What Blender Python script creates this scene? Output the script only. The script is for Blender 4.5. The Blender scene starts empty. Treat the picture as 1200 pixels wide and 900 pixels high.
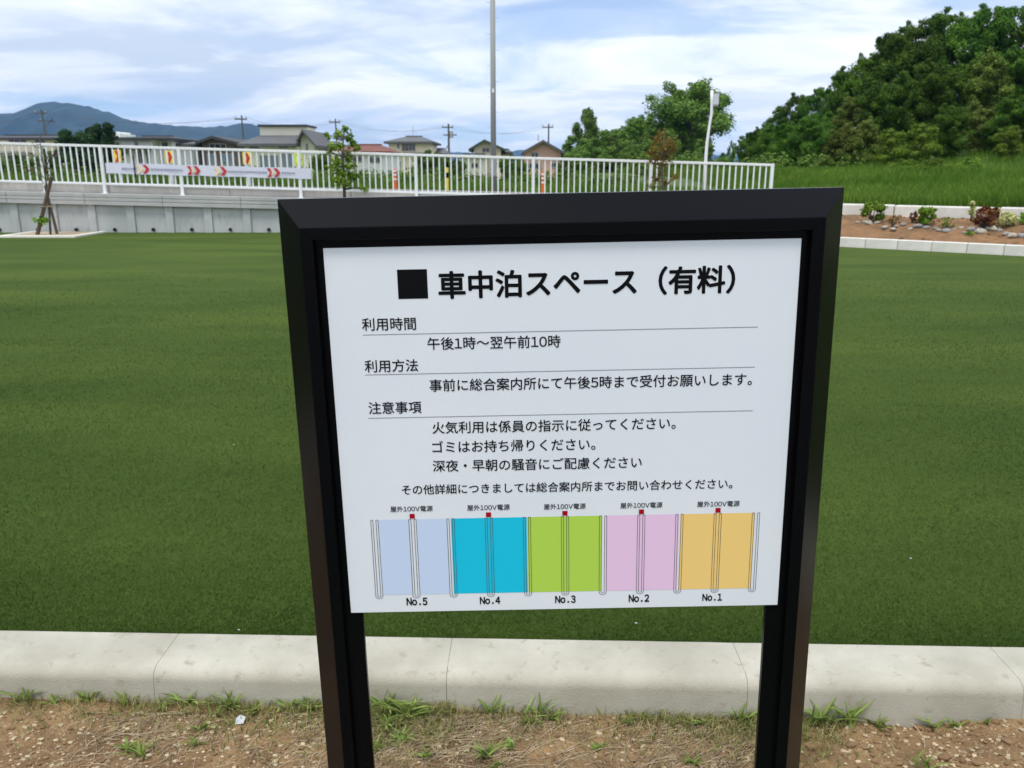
import bpy, bmesh, math, random
import numpy as np
from mathutils import Vector, Matrix, noise as mnoise

random.seed(7)
ORD = ['leftmost', 'second', 'third', 'fourth', 'fifth', 'sixth', 'seventh', 'eighth', 'ninth', 'tenth', 'eleventh', 'twelfth', 'thirteenth', 'fourteenth', 'fifteenth', 'sixteenth', 'seventeenth', 'eighteenth']


def nth(k):
    return 'leftmost' if k == 0 else ORD[k] + ' from the left'


RNG = np.random.default_rng(11)
SC = bpy.context.scene
COL = SC.collection
R = math.radians

# ------------------------------------------------------------------ camera, world, sun, exposure
EYE = 1.5
PITCH = R(14.5)
FPX = 970.0                                    # focal length in pixels of the 1200 px wide photograph
cam_d = bpy.data.cameras.new('camera')
cam_d.sensor_width = 36.0
cam_d.lens = 36.0 * FPX / 1200.0
cam_d.clip_start = 0.05
cam_d.clip_end = 20000
cam_d.dof.use_dof = True
cam_d.dof.focus_distance = 1.32
cam_d.dof.aperture_fstop = 13.0
cam = bpy.data.objects.new('camera', cam_d)
cam.location = (0, 0, EYE)
cam.rotation_euler = (R(90) - PITCH, 0, 0)
COL.objects.link(cam)
SC.camera = cam

SUN_EL, SUN_AZ = 69.0, 205.0                   # high, behind the camera and to the left
world = bpy.data.worlds.new("World")
SC.world = world
world.use_nodes = True
wn = world.node_tree.nodes
wl = world.node_tree.links
wn.clear()
w_out = wn.new('ShaderNodeOutputWorld')
w_bg = wn.new('ShaderNodeBackground')
w_bg.inputs['Strength'].default_value = 0.14
sky = wn.new('ShaderNodeTexSky')
sky.sky_type = 'NISHITA'
sky.sun_disc = False
sky.sun_elevation = R(SUN_EL)
sky.sun_rotation = R(SUN_AZ)
sky.air_density = 1.0
sky.dust_density = 0.6
sky.ozone_density = 1.5
tc = wn.new('ShaderNodeTexCoord')


def wmath(op, a, b=None, c=None):
    n = wn.new('ShaderNodeMath')
    n.operation = op
    for i, v in enumerate((a, b, c)):
        if v is None:
            continue
        if isinstance(v, (int, float)):
            n.inputs[i].default_value = v
        else:
            wl.new(v, n.inputs[i])
    return n.outputs[0]


sep = wn.new('ShaderNodeSeparateXYZ')
wl.new(tc.outputs['Generated'], sep.inputs[0])
zz = wmath('ADD', wmath('MAXIMUM', sep.outputs[2], 0.0), 0.15)
cx = wmath('DIVIDE', sep.outputs[0], zz)
cy = wmath('DIVIDE', sep.outputs[1], zz)
comb = wn.new('ShaderNodeCombineXYZ')
wl.new(cx, comb.inputs[0])
wl.new(cy, comb.inputs[1])


def wnoise(scale, detail, rough, off, sx=1.0, sy=1.0, dist=0.0):
    mp = wn.new('ShaderNodeMapping')
    mp.inputs['Location'].default_value = off
    mp.inputs['Scale'].default_value = (sx, sy, 1)
    wl.new(comb.outputs[0], mp.inputs[0])
    n = wn.new('ShaderNodeTexNoise')
    n.inputs['Scale'].default_value = scale
    n.inputs['Detail'].default_value = detail
    n.inputs['Roughness'].default_value = rough
    n.inputs['Distortion'].default_value = dist
    wl.new(mp.outputs[0], n.inputs['Vector'])
    return n.outputs['Fac']


def wramp(src, stops):
    r = wn.new('ShaderNodeValToRGB')
    r.color_ramp.interpolation = 'EASE'
    els = r.color_ramp.elements
    while len(els) < len(stops):
        els.new(0.5)
    for e, (p, c) in zip(els, stops):
        e.position = p
        e.color = (c[0], c[1], c[2], 1) if isinstance(c, tuple) else (c, c, c, 1)
    wl.new(src, r.inputs[0])
    return r.outputs[0]


cov = wnoise(0.85, 8, 0.54, (5.3, 2.2, 0.0), 0.8, 1.0, 0.5)
cov_f = wramp(cov, [(0.38, 0.42), (0.47, 0.82), (0.54, 1.0)])
thick = wnoise(1.15, 7, 0.56, (8.4, -2.0, 4.0), 0.8, 1.0, 0.4)
thick_f = wramp(thick, [(0.41, (6.8, 6.85, 6.9)), (0.50, (5.5, 5.8, 6.15)), (0.62, (4.0, 4.55, 5.2))])
mixs = wn.new('ShaderNodeMix')
mixs.data_type = 'RGBA'
wl.new(cov_f, mixs.inputs[0])
# the clear sky between the clouds, a little paler than a dry sky
tint = wn.new('ShaderNodeMix')
tint.data_type = 'RGBA'
tint.blend_type = 'MULTIPLY'
tint.inputs[0].default_value = 1.0
tint.inputs[7].default_value = (0.58, 0.72, 0.95, 1)
wl.new(sky.outputs[0], tint.inputs[6])
wl.new(tint.outputs[2], mixs.inputs[6])
# clouds are brighter overhead than low over the horizon, as under any cloudy sky
grow = wmath('MULTIPLY_ADD', wmath('MAXIMUM', sep.outputs[2], 0.0), 0.95, 0.95)
cloudc = wn.new('ShaderNodeVectorMath')
cloudc.operation = 'SCALE'
wl.new(thick_f, cloudc.inputs[0])
wl.new(grow, cloudc.inputs['Scale'])
wl.new(cloudc.outputs[0], mixs.inputs[7])
wl.new(mixs.outputs[2], w_bg.inputs['Color'])
wl.new(w_bg.outputs[0], w_out.inputs['Surface'])

sun_d = bpy.data.lights.new('sun', 'SUN')
sun_d.energy = 2.4
sun_d.angle = R(15.0)
sun_d.color = (1.0, 0.95, 0.87)
sun = bpy.data.objects.new('sun', sun_d)
sdir = Vector((math.sin(R(SUN_AZ)) * math.cos(R(SUN_EL)), math.cos(R(SUN_AZ)) * math.cos(R(SUN_EL)), math.sin(R(SUN_EL))))
sun.rotation_euler = sdir.to_track_quat('Z', 'Y').to_euler()
sun.location = (0, 0, 30)
COL.objects.link(sun)

SC.view_settings.view_transform = 'Standard'
SC.view_settings.look = 'None'
SC.view_settings.exposure = 0.30
SC.view_settings.gamma = 1.0
SC.cycles.max_bounces = 6
SC.cycles.volume_bounces = 0
SC.cycles.use_denoising = True
SC.cycles.transparent_max_bounces = 8


# ------------------------------------------------------------------ helpers
def ray(px, py):
    dx = (px - 600) / FPX
    dy = (450 - py) / FPX
    return Vector((dx, math.cos(PITCH) + dy * math.sin(PITCH), -math.sin(PITCH) + dy * math.cos(PITCH)))


def at(px, py, Y):
    """the point of the place at distance Y that the photograph shows at (px, py)"""
    r = ray(px, py)
    t = Y / r.y
    return Vector((r.x * t, Y, EYE + r.z * t))


def on(px, py, z):
    """the same on a level surface of height z"""
    r = ray(px, py)
    t = (z - EYE) / r.z
    return Vector((r.x * t, r.y * t, z))


def lin(c):
    return tuple(((x / 255) / 12.92 if x / 255 <= 0.04045 else ((x / 255 + 0.055) / 1.055) ** 2.4) for x in c)


def mat(name, color, rough=0.7, var=0.0, scale=5.0, color2=None, bump=0.0, bump_scale=40.0, metallic=0.0,
        spec=0.5, detail=5.0, trans=0.0, coord='Object', stretch=(1, 1, 1), var2=None):
    """principled material with noise in the colour and fine relief"""
    m = bpy.data.materials.new(name)
    m.use_nodes = True
    nt = m.node_tree
    N, L = nt.nodes, nt.links
    b = N['Principled BSDF']
    b.inputs['Roughness'].default_value = rough
    b.inputs['Metallic'].default_value = metallic
    b.inputs['Specular IOR Level'].default_value = spec
    b.inputs['Base Color'].default_value = (*color, 1)
    t = N.new('ShaderNodeTexCoord')
    mp = N.new('ShaderNodeMapping')
    mp.inputs['Scale'].default_value = stretch
    L.new(t.outputs[coord], mp.inputs[0])
    if color2 is not None or var > 0:
        n = N.new('ShaderNodeTexNoise')
        n.inputs['Scale'].default_value = scale
        n.inputs['Detail'].default_value = detail
        n.inputs['Roughness'].default_value = 0.6
        L.new(mp.outputs[0], n.inputs['Vector'])
        rp = N.new('ShaderNodeValToRGB')
        rp.color_ramp.elements[0].position = 0.35
        rp.color_ramp.elements[1].position = 0.65
        c2 = color2 if color2 is not None else tuple(min(1, c * (1 + var)) for c in color)
        c1 = color if color2 is not None else tuple(c * (1 - var) for c in color)
        rp.color_ramp.elements[0].color = (*c1, 1)
        rp.color_ramp.elements[1].color = (*c2, 1)
        L.new(n.outputs['Fac'], rp.inputs[0])
        last = rp.outputs[0]
        if var2:
            sc2, c3, lo, hi = var2
            n2 = N.new('ShaderNodeTexNoise')
            n2.inputs['Scale'].default_value = sc2
            n2.inputs['Detail'].default_value = 8
            n2.inputs['Roughness'].default_value = 0.7
            L.new(mp.outputs[0], n2.inputs['Vector'])
            r2 = N.new('ShaderNodeValToRGB')
            r2.color_ramp.elements[0].position = lo
            r2.color_ramp.elements[1].position = hi
            L.new(n2.outputs['Fac'], r2.inputs[0])
            mx = N.new('ShaderNodeMix')
            mx.data_type = 'RGBA'
            mx.inputs[7].default_value = (*c3, 1)
            L.new(r2.outputs[0], mx.inputs[0])
            L.new(last, mx.inputs[6])
            last = mx.outputs[2]
        L.new(last, b.inputs['Base Color'])
    if bump > 0:
        n3 = N.new('ShaderNodeTexNoise')
        n3.inputs['Scale'].default_value = bump_scale
        n3.inputs['Detail'].default_value = 6
        L.new(mp.outputs[0], n3.inputs['Vector'])
        bp = N.new('ShaderNodeBump')
        bp.inputs['Strength'].default_value = bump
        bp.inputs['Distance'].default_value = 0.02
        L.new(n3.outputs['Fac'], bp.inputs['Height'])
        L.new(bp.outputs[0], b.inputs['Normal'])
    if trans > 0:
        tr = N.new('ShaderNodeBsdfTranslucent')
        src = b.inputs['Base Color'].links
        if src:
            L.new(src[0].from_socket, tr.inputs['Color'])
        else:
            tr.inputs['Color'].default_value = (*color, 1)
        ms = N.new('ShaderNodeMixShader')
        ms.inputs[0].default_value = trans
        L.new(b.outputs[0], ms.inputs[1])
        L.new(tr.outputs[0], ms.inputs[2])
        L.new(ms.outputs[0], N['Material Output'].inputs['Surface'])
    return m


def leafmat(name, dark, light, rough=0.55, trans=0.25, scale=0.6, spread=(0.62, 1.45)):
    """leaf material: clump-sized hue variation plus a difference from leaf to leaf"""
    m = mat(name, dark, max(rough, 0.65), color2=light, scale=scale, trans=0, spec=0.12, detail=3)
    N, L = m.node_tree.nodes, m.node_tree.links
    b = N['Principled BSDF']
    g = N.new('ShaderNodeNewGeometry')
    hv = N.new('ShaderNodeHueSaturation')
    mr = N.new('ShaderNodeMapRange')
    mr.inputs[3].default_value = spread[0]
    mr.inputs[4].default_value = spread[1]
    L.new(g.outputs['Random Per Island'], mr.inputs[0])
    oi = N.new('ShaderNodeObjectInfo')
    m2 = N.new('ShaderNodeMapRange')
    m2.inputs[3].default_value = 0.78
    m2.inputs[4].default_value = 1.25
    L.new(oi.outputs['Random'], m2.inputs[0])
    mu = N.new('ShaderNodeMath')
    mu.operation = 'MULTIPLY'
    L.new(mr.outputs[0], mu.inputs[0])
    L.new(m2.outputs[0], mu.inputs[1])
    L.new(mu.outputs[0], hv.inputs['Value'])
    m3 = N.new('ShaderNodeMapRange')
    m3.inputs[3].default_value = 0.485
    m3.inputs[4].default_value = 0.51
    L.new(oi.outputs['Random'], m3.inputs[0])
    L.new(m3.outputs[0], hv.inputs['Hue'])
    src = b.inputs['Base Color'].links[0].from_socket
    L.new(src, hv.inputs['Color'])
    L.new(hv.outputs[0], b.inputs['Base Color'])
    tr = N.new('ShaderNodeBsdfTranslucent')
    L.new(hv.outputs[0], tr.inputs['Color'])
    ms = N.new('ShaderNodeMixShader')
    ms.inputs[0].default_value = trans
    L.new(b.outputs[0], ms.inputs[1])
    L.new(tr.outputs[0], ms.inputs[2])
    L.new(ms.outputs[0], N['Material Output'].inputs['Surface'])
    return m


def tag(o, label=None, cat=None, group=None, kind=None):
    if label:
        o['label'] = label
    if cat:
        o['category'] = cat
    if group:
        o['group'] = group
    if kind:
        o['kind'] = kind
    return o


def empty(name, loc=(0, 0, 0), rz=0.0, parent=None):
    o = bpy.data.objects.new(name, None)
    o.location = loc
    o.rotation_euler = (0, 0, rz)
    o.empty_display_size = 0.2
    COL.objects.link(o)
    if parent:
        o.parent = parent
    return o


def meshobj(name, verts, faces, m, parent=None, smooth=False, loc=None):
    me = bpy.data.meshes.new(name)
    me.from_pydata([tuple(v) for v in verts], [], faces)
    me.update()
    return link(name, me, m, parent, smooth, loc)


def link(name, me, m, parent=None, smooth=False, loc=None):
    if m is not None and not me.materials:
        me.materials.append(m)
    if smooth:
        me.shade_smooth()
    o = bpy.data.objects.new(name, me)
    COL.objects.link(o)
    if parent:
        o.parent = parent
    if loc is not None:
        o.location = loc
    return o


class MB:
    """collects shapes for ONE mesh"""
    def __init__(self):
        self.v, self.f = [], []

    def add(self, verts, faces):
        k = len(self.v)
        self.v += [tuple(v) for v in verts]
        self.f += [tuple(i + k for i in f) for f in faces]
        return self

    def box(self, x0, x1, y0, y1, z0, z1):
        v = [(x0, y0, z0), (x1, y0, z0), (x1, y1, z0), (x0, y1, z0), (x0, y0, z1), (x1, y0, z1), (x1, y1, z1), (x0, y1, z1)]
        return self.add(v, [(0, 3, 2, 1), (4, 5, 6, 7), (0, 1, 5, 4), (1, 2, 6, 5), (2, 3, 7, 6), (3, 0, 4, 7)])

    def tube(self, pts, radii, n=8, cap=True):
        pts = [Vector(p) for p in pts]
        if isinstance(radii, (int, float)):
            radii = [radii] * len(pts)
        rings = []
        for i, p in enumerate(pts):
            a = pts[max(0, i - 1)]
            b = pts[min(len(pts) - 1, i + 1)]
            d = (b - a).normalized()
            u = d.cross(Vector((0, 0, 1)) if abs(d.z) < 0.95 else Vector((1, 0, 0))).normalized()
            w = d.cross(u)
            rings.append([p + (u * math.cos(2 * math.pi * j / n) + w * math.sin(2 * math.pi * j / n)) * radii[i] for j in range(n)])
        v = [q for r_ in rings for q in r_]
        f = []
        for i in range(len(pts) - 1):
            for j in range(n):
                k = (j + 1) % n
                f.append((i * n + j, (i + 1) * n + j, (i + 1) * n + k, i * n + k))
        if cap:
            f.append(tuple(range(n)))
            f.append(tuple((len(pts) - 1) * n + j for j in reversed(range(n))))
        return self.add(v, f)

    def prism(self, poly, axis_pts):
        """poly: list of 3D points (planar), extruded along the vector axis_pts"""
        n = len(poly)
        a = [Vector(p) for p in poly]
        b = [p + Vector(axis_pts) for p in a]
        f = [tuple(reversed(range(n))), tuple(range(n, 2 * n))]
        for i in range(n):
            j = (i + 1) % n
            f.append((i, j, n + j, n + i))
        return self.add(a + b, f)

    def build(self, name, m, parent=None, smooth=False, loc=None, bevel=0.0, seg=2):
        me = bpy.data.meshes.new(name)
        me.from_pydata(self.v, [], self.f)
        bm = bmesh.new()
        bm.from_mesh(me)
        bmesh.ops.recalc_face_normals(bm, faces=bm.faces)
        if bevel > 0:
            bmesh.ops.bevel(bm, geom=list(bm.edges), offset=bevel, segments=seg, affect='EDGES', profile=0.5, clamp_overlap=True)
        bm.to_mesh(me)
        bm.free()
        me.update()
        return link(name, me, m, parent, smooth, loc)


def copy_tree(o, parent=None):
    c = o.copy()
    COL.objects.link(c)
    if parent:
        c.parent = parent
    for ch in list(o.children):
        copy_tree(ch, c)
    return c


def smooth01(a, b, x):
    t = min(1.0, max(0.0, (x - a) / (b - a)))
    return t * t * (3 - 2 * t)


def fbm(x, y, s, o=4, seed=0.0):
    v = 0.0
    amp = 1.0
    for i in range(o):
        v += amp * mnoise.noise(Vector((x * s + seed, y * s - seed, seed * 0.37 + i * 3.1)))
        amp *= 0.5
        s *= 2.0
    return v


# ------------------------------------------------------------------ materials
M = {}
M['concrete'] = mat('concrete', (0.32, 0.300, 0.240), 0.85, color2=(0.43, 0.405, 0.335), scale=3.2, bump=0.22, bump_scale=240, var2=(19, (0.245, 0.21, 0.155), 0.57, 0.74))
M['wall_concrete'] = mat('wall_concrete', (0.36, 0.38, 0.38), 0.85, color2=(0.45, 0.465, 0.465), scale=1.3, bump=0.2, bump_scale=30, stretch=(1, 1, 0.3), var2=(7, (0.22, 0.22, 0.205), 0.54, 0.82))
M['cap_concrete'] = mat('cap_concrete', (0.34, 0.35, 0.345), 0.85, color2=(0.43, 0.43, 0.42), scale=1.1, bump=0.2, bump_scale=30)
M['kerb_pale'] = mat('kerb_pale', (0.56, 0.54, 0.49), 0.85, color2=(0.68, 0.655, 0.60), scale=3, bump=0.2, bump_scale=60, var2=(9, (0.34, 0.32, 0.28), 0.62, 0.85))
M['kerb_warm'] = mat('kerb_warm', (0.42, 0.395, 0.37), 0.85, color2=(0.52, 0.49, 0.46), scale=2.0, bump=0.2, bump_scale=40)
M['black_metal'] = mat('black_metal', (0.0022, 0.0022, 0.0032), 0.24, var=0.08, scale=3, bump=0.015, bump_scale=600, spec=0.085)
M['asphalt'] = mat('asphalt', (0.05, 0.05, 0.052), 0.9, var=0.2, scale=2, bump=0.3, bump_scale=80)
M['white_paint'] = mat('white_paint', (0.74, 0.75, 0.76), 0.4, var=0.03, scale=3)
M['pole_steel'] = mat('pole_steel', (0.30, 0.305, 0.30), 0.6, var=0.08, scale=1.5, stretch=(1, 1, 0.3))
M['wood'] = mat('wood', (0.075, 0.05, 0.035), 0.85, color2=(0.13, 0.09, 0.06), scale=6, bump=0.4, bump_scale=30, stretch=(3, 3, 0.6))
M['bark'] = mat('bark', (0.055, 0.045, 0.035), 0.9, color2=(0.11, 0.095, 0.075), scale=4, bump=0.5, bump_scale=18, stretch=(3, 3, 0.7))


# ------------------------------------------------------------------ terrain and the setting
def ramp_z(x):
    return 0.715 - 0.022 * x                  # top of the retaining wall, falling to the right


KX0, KY0, KX1, KY1 = 1.2, 20.85, 16.5, 9.6    # far kerb line, from the end of the wall to the right
kdir = Vector((KX1 - KX0, KY1 - KY0, 0)).normalized()
knor = Vector((-kdir.y, kdir.x, 0))           # points away from the turf


def kdist(x, y):
    return (x - KX0) * knor.x + (y - KY0) * knor.y


def bed_z(d, x, y):
    """planting bed behind the far kerb, climbing to the meadow"""
    return 0.13 + 0.39 * smooth01(0.1, 2.1, d)


def ground_z(x, y):
    d = kdist(x, y)
    if x < KX0 + 0.4 or (y > 21.16 and x < 6.6):
        if y < 21.16:
            return -0.15
        road = ramp_z(x) + 0.12
        far = 0.55 + 0.30 * math.sin(x * 0.03) * smooth01(40, 90, y)
        z = road + (far - road) * smooth01(26, 32, y)
    else:
        if d < 0.15:
            return -0.15
        z = bed_z(d, x, y) - 0.25 if d < 2.4 else 0.70 + 0.55 * smooth01(2.4, 17, d)
    # the slope under the wood, on the right
    s = smooth01(10, 34, x - 0.12 * (y - 40)) * smooth01(32, 62, y + 0.35 * x) * (1 - smooth01(66, 85, y))
    z += 5.5 * s
    if y > 30:
        z += 0.12 * fbm(x, y, 0.08, 3, 4.0)
    return z


def spaced(vals):
    out = []
    for a, b, st in vals:
        k = a
        while k < b - 1e-6:
            out.append(k)
            k += st
    out.append(vals[-1][1])
    return out


xs = spaced([(-900, -300, 100), (-300, -100, 40), (-100, -30, 8), (-30, 30, 0.75), (30, 100, 6), (100, 300, 40), (300, 900, 100)])
ys = spaced([(-900, -300, 150), (-300, -60, 40), (-60, 0, 12), (0, 8, 2), (8, 24, 0.5), (24, 40, 1.2), (40, 100, 5), (100, 300, 25), (300, 1200, 150)])
ys = sorted(ys + [21.14, 21.18])
tv = [(x, y, ground_z(x, y)) for y in ys for x in xs]
nx = len(xs)
tf = [(j * nx + i, j * nx + i + 1, (j + 1) * nx + i + 1, (j + 1) * nx + i) for j in range(len(ys) - 1) for i in range(nx - 1)]
M['field'] = mat('field', (0.045, 0.085, 0.018), 0.95, color2=(0.10, 0.15, 0.035), scale=0.12, bump=0.6, bump_scale=3, var2=(0.7, (0.14, 0.13, 0.06), 0.62, 0.8), coord='Object')
tag(meshobj('terrain', tv, tf, M['field'], smooth=True), 'green meadow ground beyond the wall and the fence', kind='structure')


M['paving'] = mat('paving', (0.10, 0.10, 0.098), 0.9, color2=(0.15, 0.148, 0.145), scale=0.8, bump=0.3, bump_scale=60)
tag(meshobj('paved_ground', [(-60, -60, -0.06), (60, -60, -0.06), (60, -1.2, -0.06), (-60, -1.2, -0.06)], [(0, 1, 2, 3)], M['paving']), 'grey paved ground behind the soil strip', kind='structure')


# artificial turf: one sheet, then the pile as real blades where it is near
def near_kerb_y(x):
    return 2.42 - 0.030 * x                   # back edge of the near kerb


M['turf'] = mat('turf', (0.042, 0.074, 0.011), 0.95, color2=(0.078, 0.118, 0.019), scale=0.8, bump=0.9, bump_scale=220, stretch=(0.3, 1.0, 1),
                var2=(160, (0.085, 0.118, 0.030), 0.48, 0.74), spec=0.1)
tp = [(-45, near_kerb_y(-45), 0), (45, near_kerb_y(45), 0), (45, KY0 + (45 - KX0) * (KY1 - KY0) / (KX1 - KX0), 0)]
tpoly = [(-45, near_kerb_y(-45) + 0.0, 0), (26, near_kerb_y(26), 0), (KX0 + (26 - KX0), KY0 + (26 - KX0) * (KY1 - KY0) / (KX1 - KX0), 0), (KX0, KY0, 0), (KX0, 20.8, 0), (-45, 20.8, 0)]
tag(meshobj('artificial_turf', tpoly, [tuple(range(len(tpoly)))], M['turf']), 'flat dark green artificial turf between near kerb and retaining wall', kind='structure')


def blades(name, n, sampler, m, height, width, lean, label, cat='grass', tri=True, seed=1, bend=0.5):
    """n narrow upright blades in one mesh; sampler(rng, n) gives base points (n,3) and a size factor (n,)"""
    g = np.random.default_rng(seed)
    base, size = sampler(g, n)
    n = len(base)
    a = g.uniform(0, 2 * np.pi, n)
    hgt = height * size * g.uniform(0.6, 1.25, n)
    wid = width * size * g.uniform(0.7, 1.3, n) * 0.5
    la = g.uniform(0, 2 * np.pi, n)
    ln = g.uniform(0.05, lean, n) * hgt
    dx, dy = np.cos(a) * wid, np.sin(a) * wid
    tipx, tipy = np.cos(la) * ln, np.sin(la) * ln
    V = np.empty((n, 5, 3))
    V[:, 0] = base + np.stack([-dx, -dy, np.zeros(n) - 0.002], 1)
    V[:, 1] = base + np.stack([dx, dy, np.zeros(n) - 0.002], 1)
    mid = base + np.stack([tipx * 0.3, tipy * 0.3, hgt * 0.58], 1)
    V[:, 2] = mid + np.stack([dx * 0.75, dy * 0.75, np.zeros(n)], 1)
    V[:, 3] = mid + np.stack([-dx * 0.75, -dy * 0.75, np.zeros(n)], 1)
    V[:, 4] = base + np.stack([tipx, tipy, hgt * (1 - bend * 0.25)], 1)
    if tri:
        V = V[:, [0, 1, 4]]
        k, fs = 3, 3
        loops = np.arange(n * 3)
        starts = np.arange(n) * 3
    else:
        k = 5
        idx = np.arange(n)[:, None] * 5
        q = np.concatenate([idx + np.array([[0, 1, 2, 3]]), idx + np.array([[3, 2, 4]])], 1)
        loops = q.reshape(-1)
        starts = np.stack([np.arange(n) * 7, np.arange(n) * 7 + 4], 1).reshape(-1)
    me = bpy.data.meshes.new(name)
    me.vertices.add(n * k)
    me.vertices.foreach_set('co', V.reshape(-1).astype(np.float32))
    me.loops.add(len(loops))
    me.loops.foreach_set('vertex_index', loops.astype(np.int32))
    me.polygons.add(len(starts))
    me.polygons.foreach_set('loop_start', starts.astype(np.int32))
    me.update(calc_edges=True)
    me.validate()
    o = link(name, me, m)
    if label:
        tag(o, label, cat, kind='stuff')
    return o


def turf_sampler(y0, y1, s0, s1):
    def f(g, n):
        y = y0 + (y1 - y0) * g.uniform(0, 1, n) ** 1.7
        x = g.uniform(-1, 1, n) * (0.72 * y + 1.7)
        y = y + 2.42 - 0.03 * x - 2.42
        y = np.maximum(y, 2.425 - 0.03 * x)
        ok = g.uniform(0, 1, n) < np.clip(1.0 - (y - y0) / (y1 - y0), 0, 1) ** 1.1
        s = s0 + (s1 - s0) * (y - y0) / (y1 - y0)
        return np.stack([x, y, np.zeros(n)], 1)[ok], s[ok]
    return f


M['turf_blade'] = leafmat('turf_blade', (0.032, 0.069, 0.011), (0.075, 0.123, 0.023), 0.6, 0.2, scale=0.8, spread=(0.84, 1.18))
blades('turf_pile', 1150000, turf_sampler(2.42, 13.0, 0.9, 1.7), M['turf_blade'], 0.014, 0.0028, 1.5,
       'short dark green plastic pile of the artificial turf nearest the kerb', 'turf pile', seed=3)

# near kerb of long cast blocks with a rounded front edge
kerb = tag(empty('kerb', (0, 0, 0)), 'long pale concrete kerb between bare soil and the turf', kind='structure')
joints = [(-6.05, 0), (-5.15, 0), (-4.25, 0), (-3.35, 0), (-2.45, 0)]
jx = []
for px in (-125, 205, 529, 862, 1167, 1490):
    jx.append(on(px, 745 + 0.017 * px, 0.012).x)
st = (jx[-1] - jx[0]) / 5
jx = [jx[0] - 3 * st, jx[0] - 2 * st, jx[0] - st] + jx + [jx[-1] + st, jx[-1] + 2 * st]
kp = []                                        # profile: (forward distance from the back edge, height)
for q in range(9):
    aa = R(90) * q / 8
    kp.append((0.205 - 0.042 + 0.042 * math.sin(aa), 0.008 - 0.042 + 0.042 * math.cos(aa)))
profile = [(0.0, -0.2), (0.0, 0.010), (0.004, 0.012)] + kp + [(0.212, -0.15), (0.214, -0.25)]
for i in range(len(jx) - 1):
    a, b = jx[i] + 0.0007, jx[i + 1] - 0.0007
    v, f = [], []
    NS = 12
    for k in range(NS + 1):
        x = a + (b - a) * k / NS
        for (d, z) in profile:
            dd = d * (0.996 if k in (0, NS) else 1) 
            y = near_kerb_y(x) - dd
            chip = 0.0003 * mnoise.noise(Vector((x * 9, d * 20, i * 3.0)))
            v.append((x - 0.02 * d, y + chip, z - (0.0006 if k in (0, NS) and z > -0.1 else 0) + 0.4 * chip))
    n = len(profile)
    for k in range(NS):
        for j in range(n - 1):
            f.append((k * n + j, (k + 1) * n + j, (k + 1) * n + j + 1, k * n + j + 1))
    f.append(tuple(range(n)))
    f.append(tuple(reversed(range(NS * n, NS * n + n))))
    mb = MB().add(v, f)
    o = mb.build('kerb_block', M['concrete'], kerb, smooth=True)
    o.data.set_sharp_from_angle(angle=R(40))
# mortar in the joints
for x in jx[1:-1]:
    mb = MB()
    mb.box(x - 0.004, x + 0.004, near_kerb_y(x) - 0.155, near_kerb_y(x) - 0.004, -0.2, 0.006)
    mb.box(x - 0.004, x + 0.004, near_kerb_y(x) - 0.200, near_kerb_y(x) - 0.157, -0.2, -0.045)
    mb.build('mortar_joint', M['concrete'], kerb)


# soil strip in front of the kerb
def soil_z(x, y):
    slope = -0.115 - 0.012 * x + 0.10 * min(0, (y - 2.2)) * 0.2
    near = smooth01(2.35, 2.12, y)
    z = slope + 0.012 * fbm(x, y, 5.0, 3, 1.0) + 0.006 * fbm(x, y, 24.0, 3, 9.0)
    z += 0.03 * smooth01(0.6, 1.4, x) * near * (0.4 + fbm(x, y, 3.0, 2, 2.0))
    z += 0.0035 * fbm(x, y, 70.0, 2, 5.0)
    return z


M['soil'] = mat('soil', (0.15, 0.085, 0.036), 0.95, color2=(0.33, 0.205, 0.092), scale=5, bump=1.0, bump_scale=110, var2=(70, (0.42, 0.33, 0.20), 0.54, 0.70))
sx = spaced([(-6, -2.2, 0.2), (-2.2, 2.2, 0.012), (2.2, 6, 0.2)])
sy = spaced([(-1.5, 1.5, 0.3), (1.5, 1.74, 0.04), (1.74, 2.3, 0.010), (2.3, 2.36, 0.03)])
sv = [(x, y, soil_z(x, y)) for y in sy for x in sx]
nsx = len(sx)
sf = [(j * nsx + i, j * nsx + i + 1, (j + 1) * nsx + i + 1, (j + 1) * nsx + i) for j in range(len(sy) - 1) for i in range(nsx - 1)]
tag(meshobj('soil_strip', sv, sf, M['soil'], smooth=True), 'bare reddish brown soil in front of the near kerb', kind='structure')


def lump(seed, sub=1, squash=0.65, amp=0.22):
    bm = bmesh.new()
    bmesh.ops.create_icosphere(bm, subdivisions=sub, radius=1.0)
    for v in bm.verts:
        k = 1 + amp * mnoise.noise(v.co * 1.3 + Vector((seed * 7.1, seed * 3.3, seed))) * 2
        v.co = Vector((v.co.x * k, v.co.y * k, v.co.z * k * squash))
    vs = [tuple(v.co) for v in bm.verts]
    fs = [tuple(v.index for v in f.verts) for f in bm.faces]
    bm.free()
    return vs, fs


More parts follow.
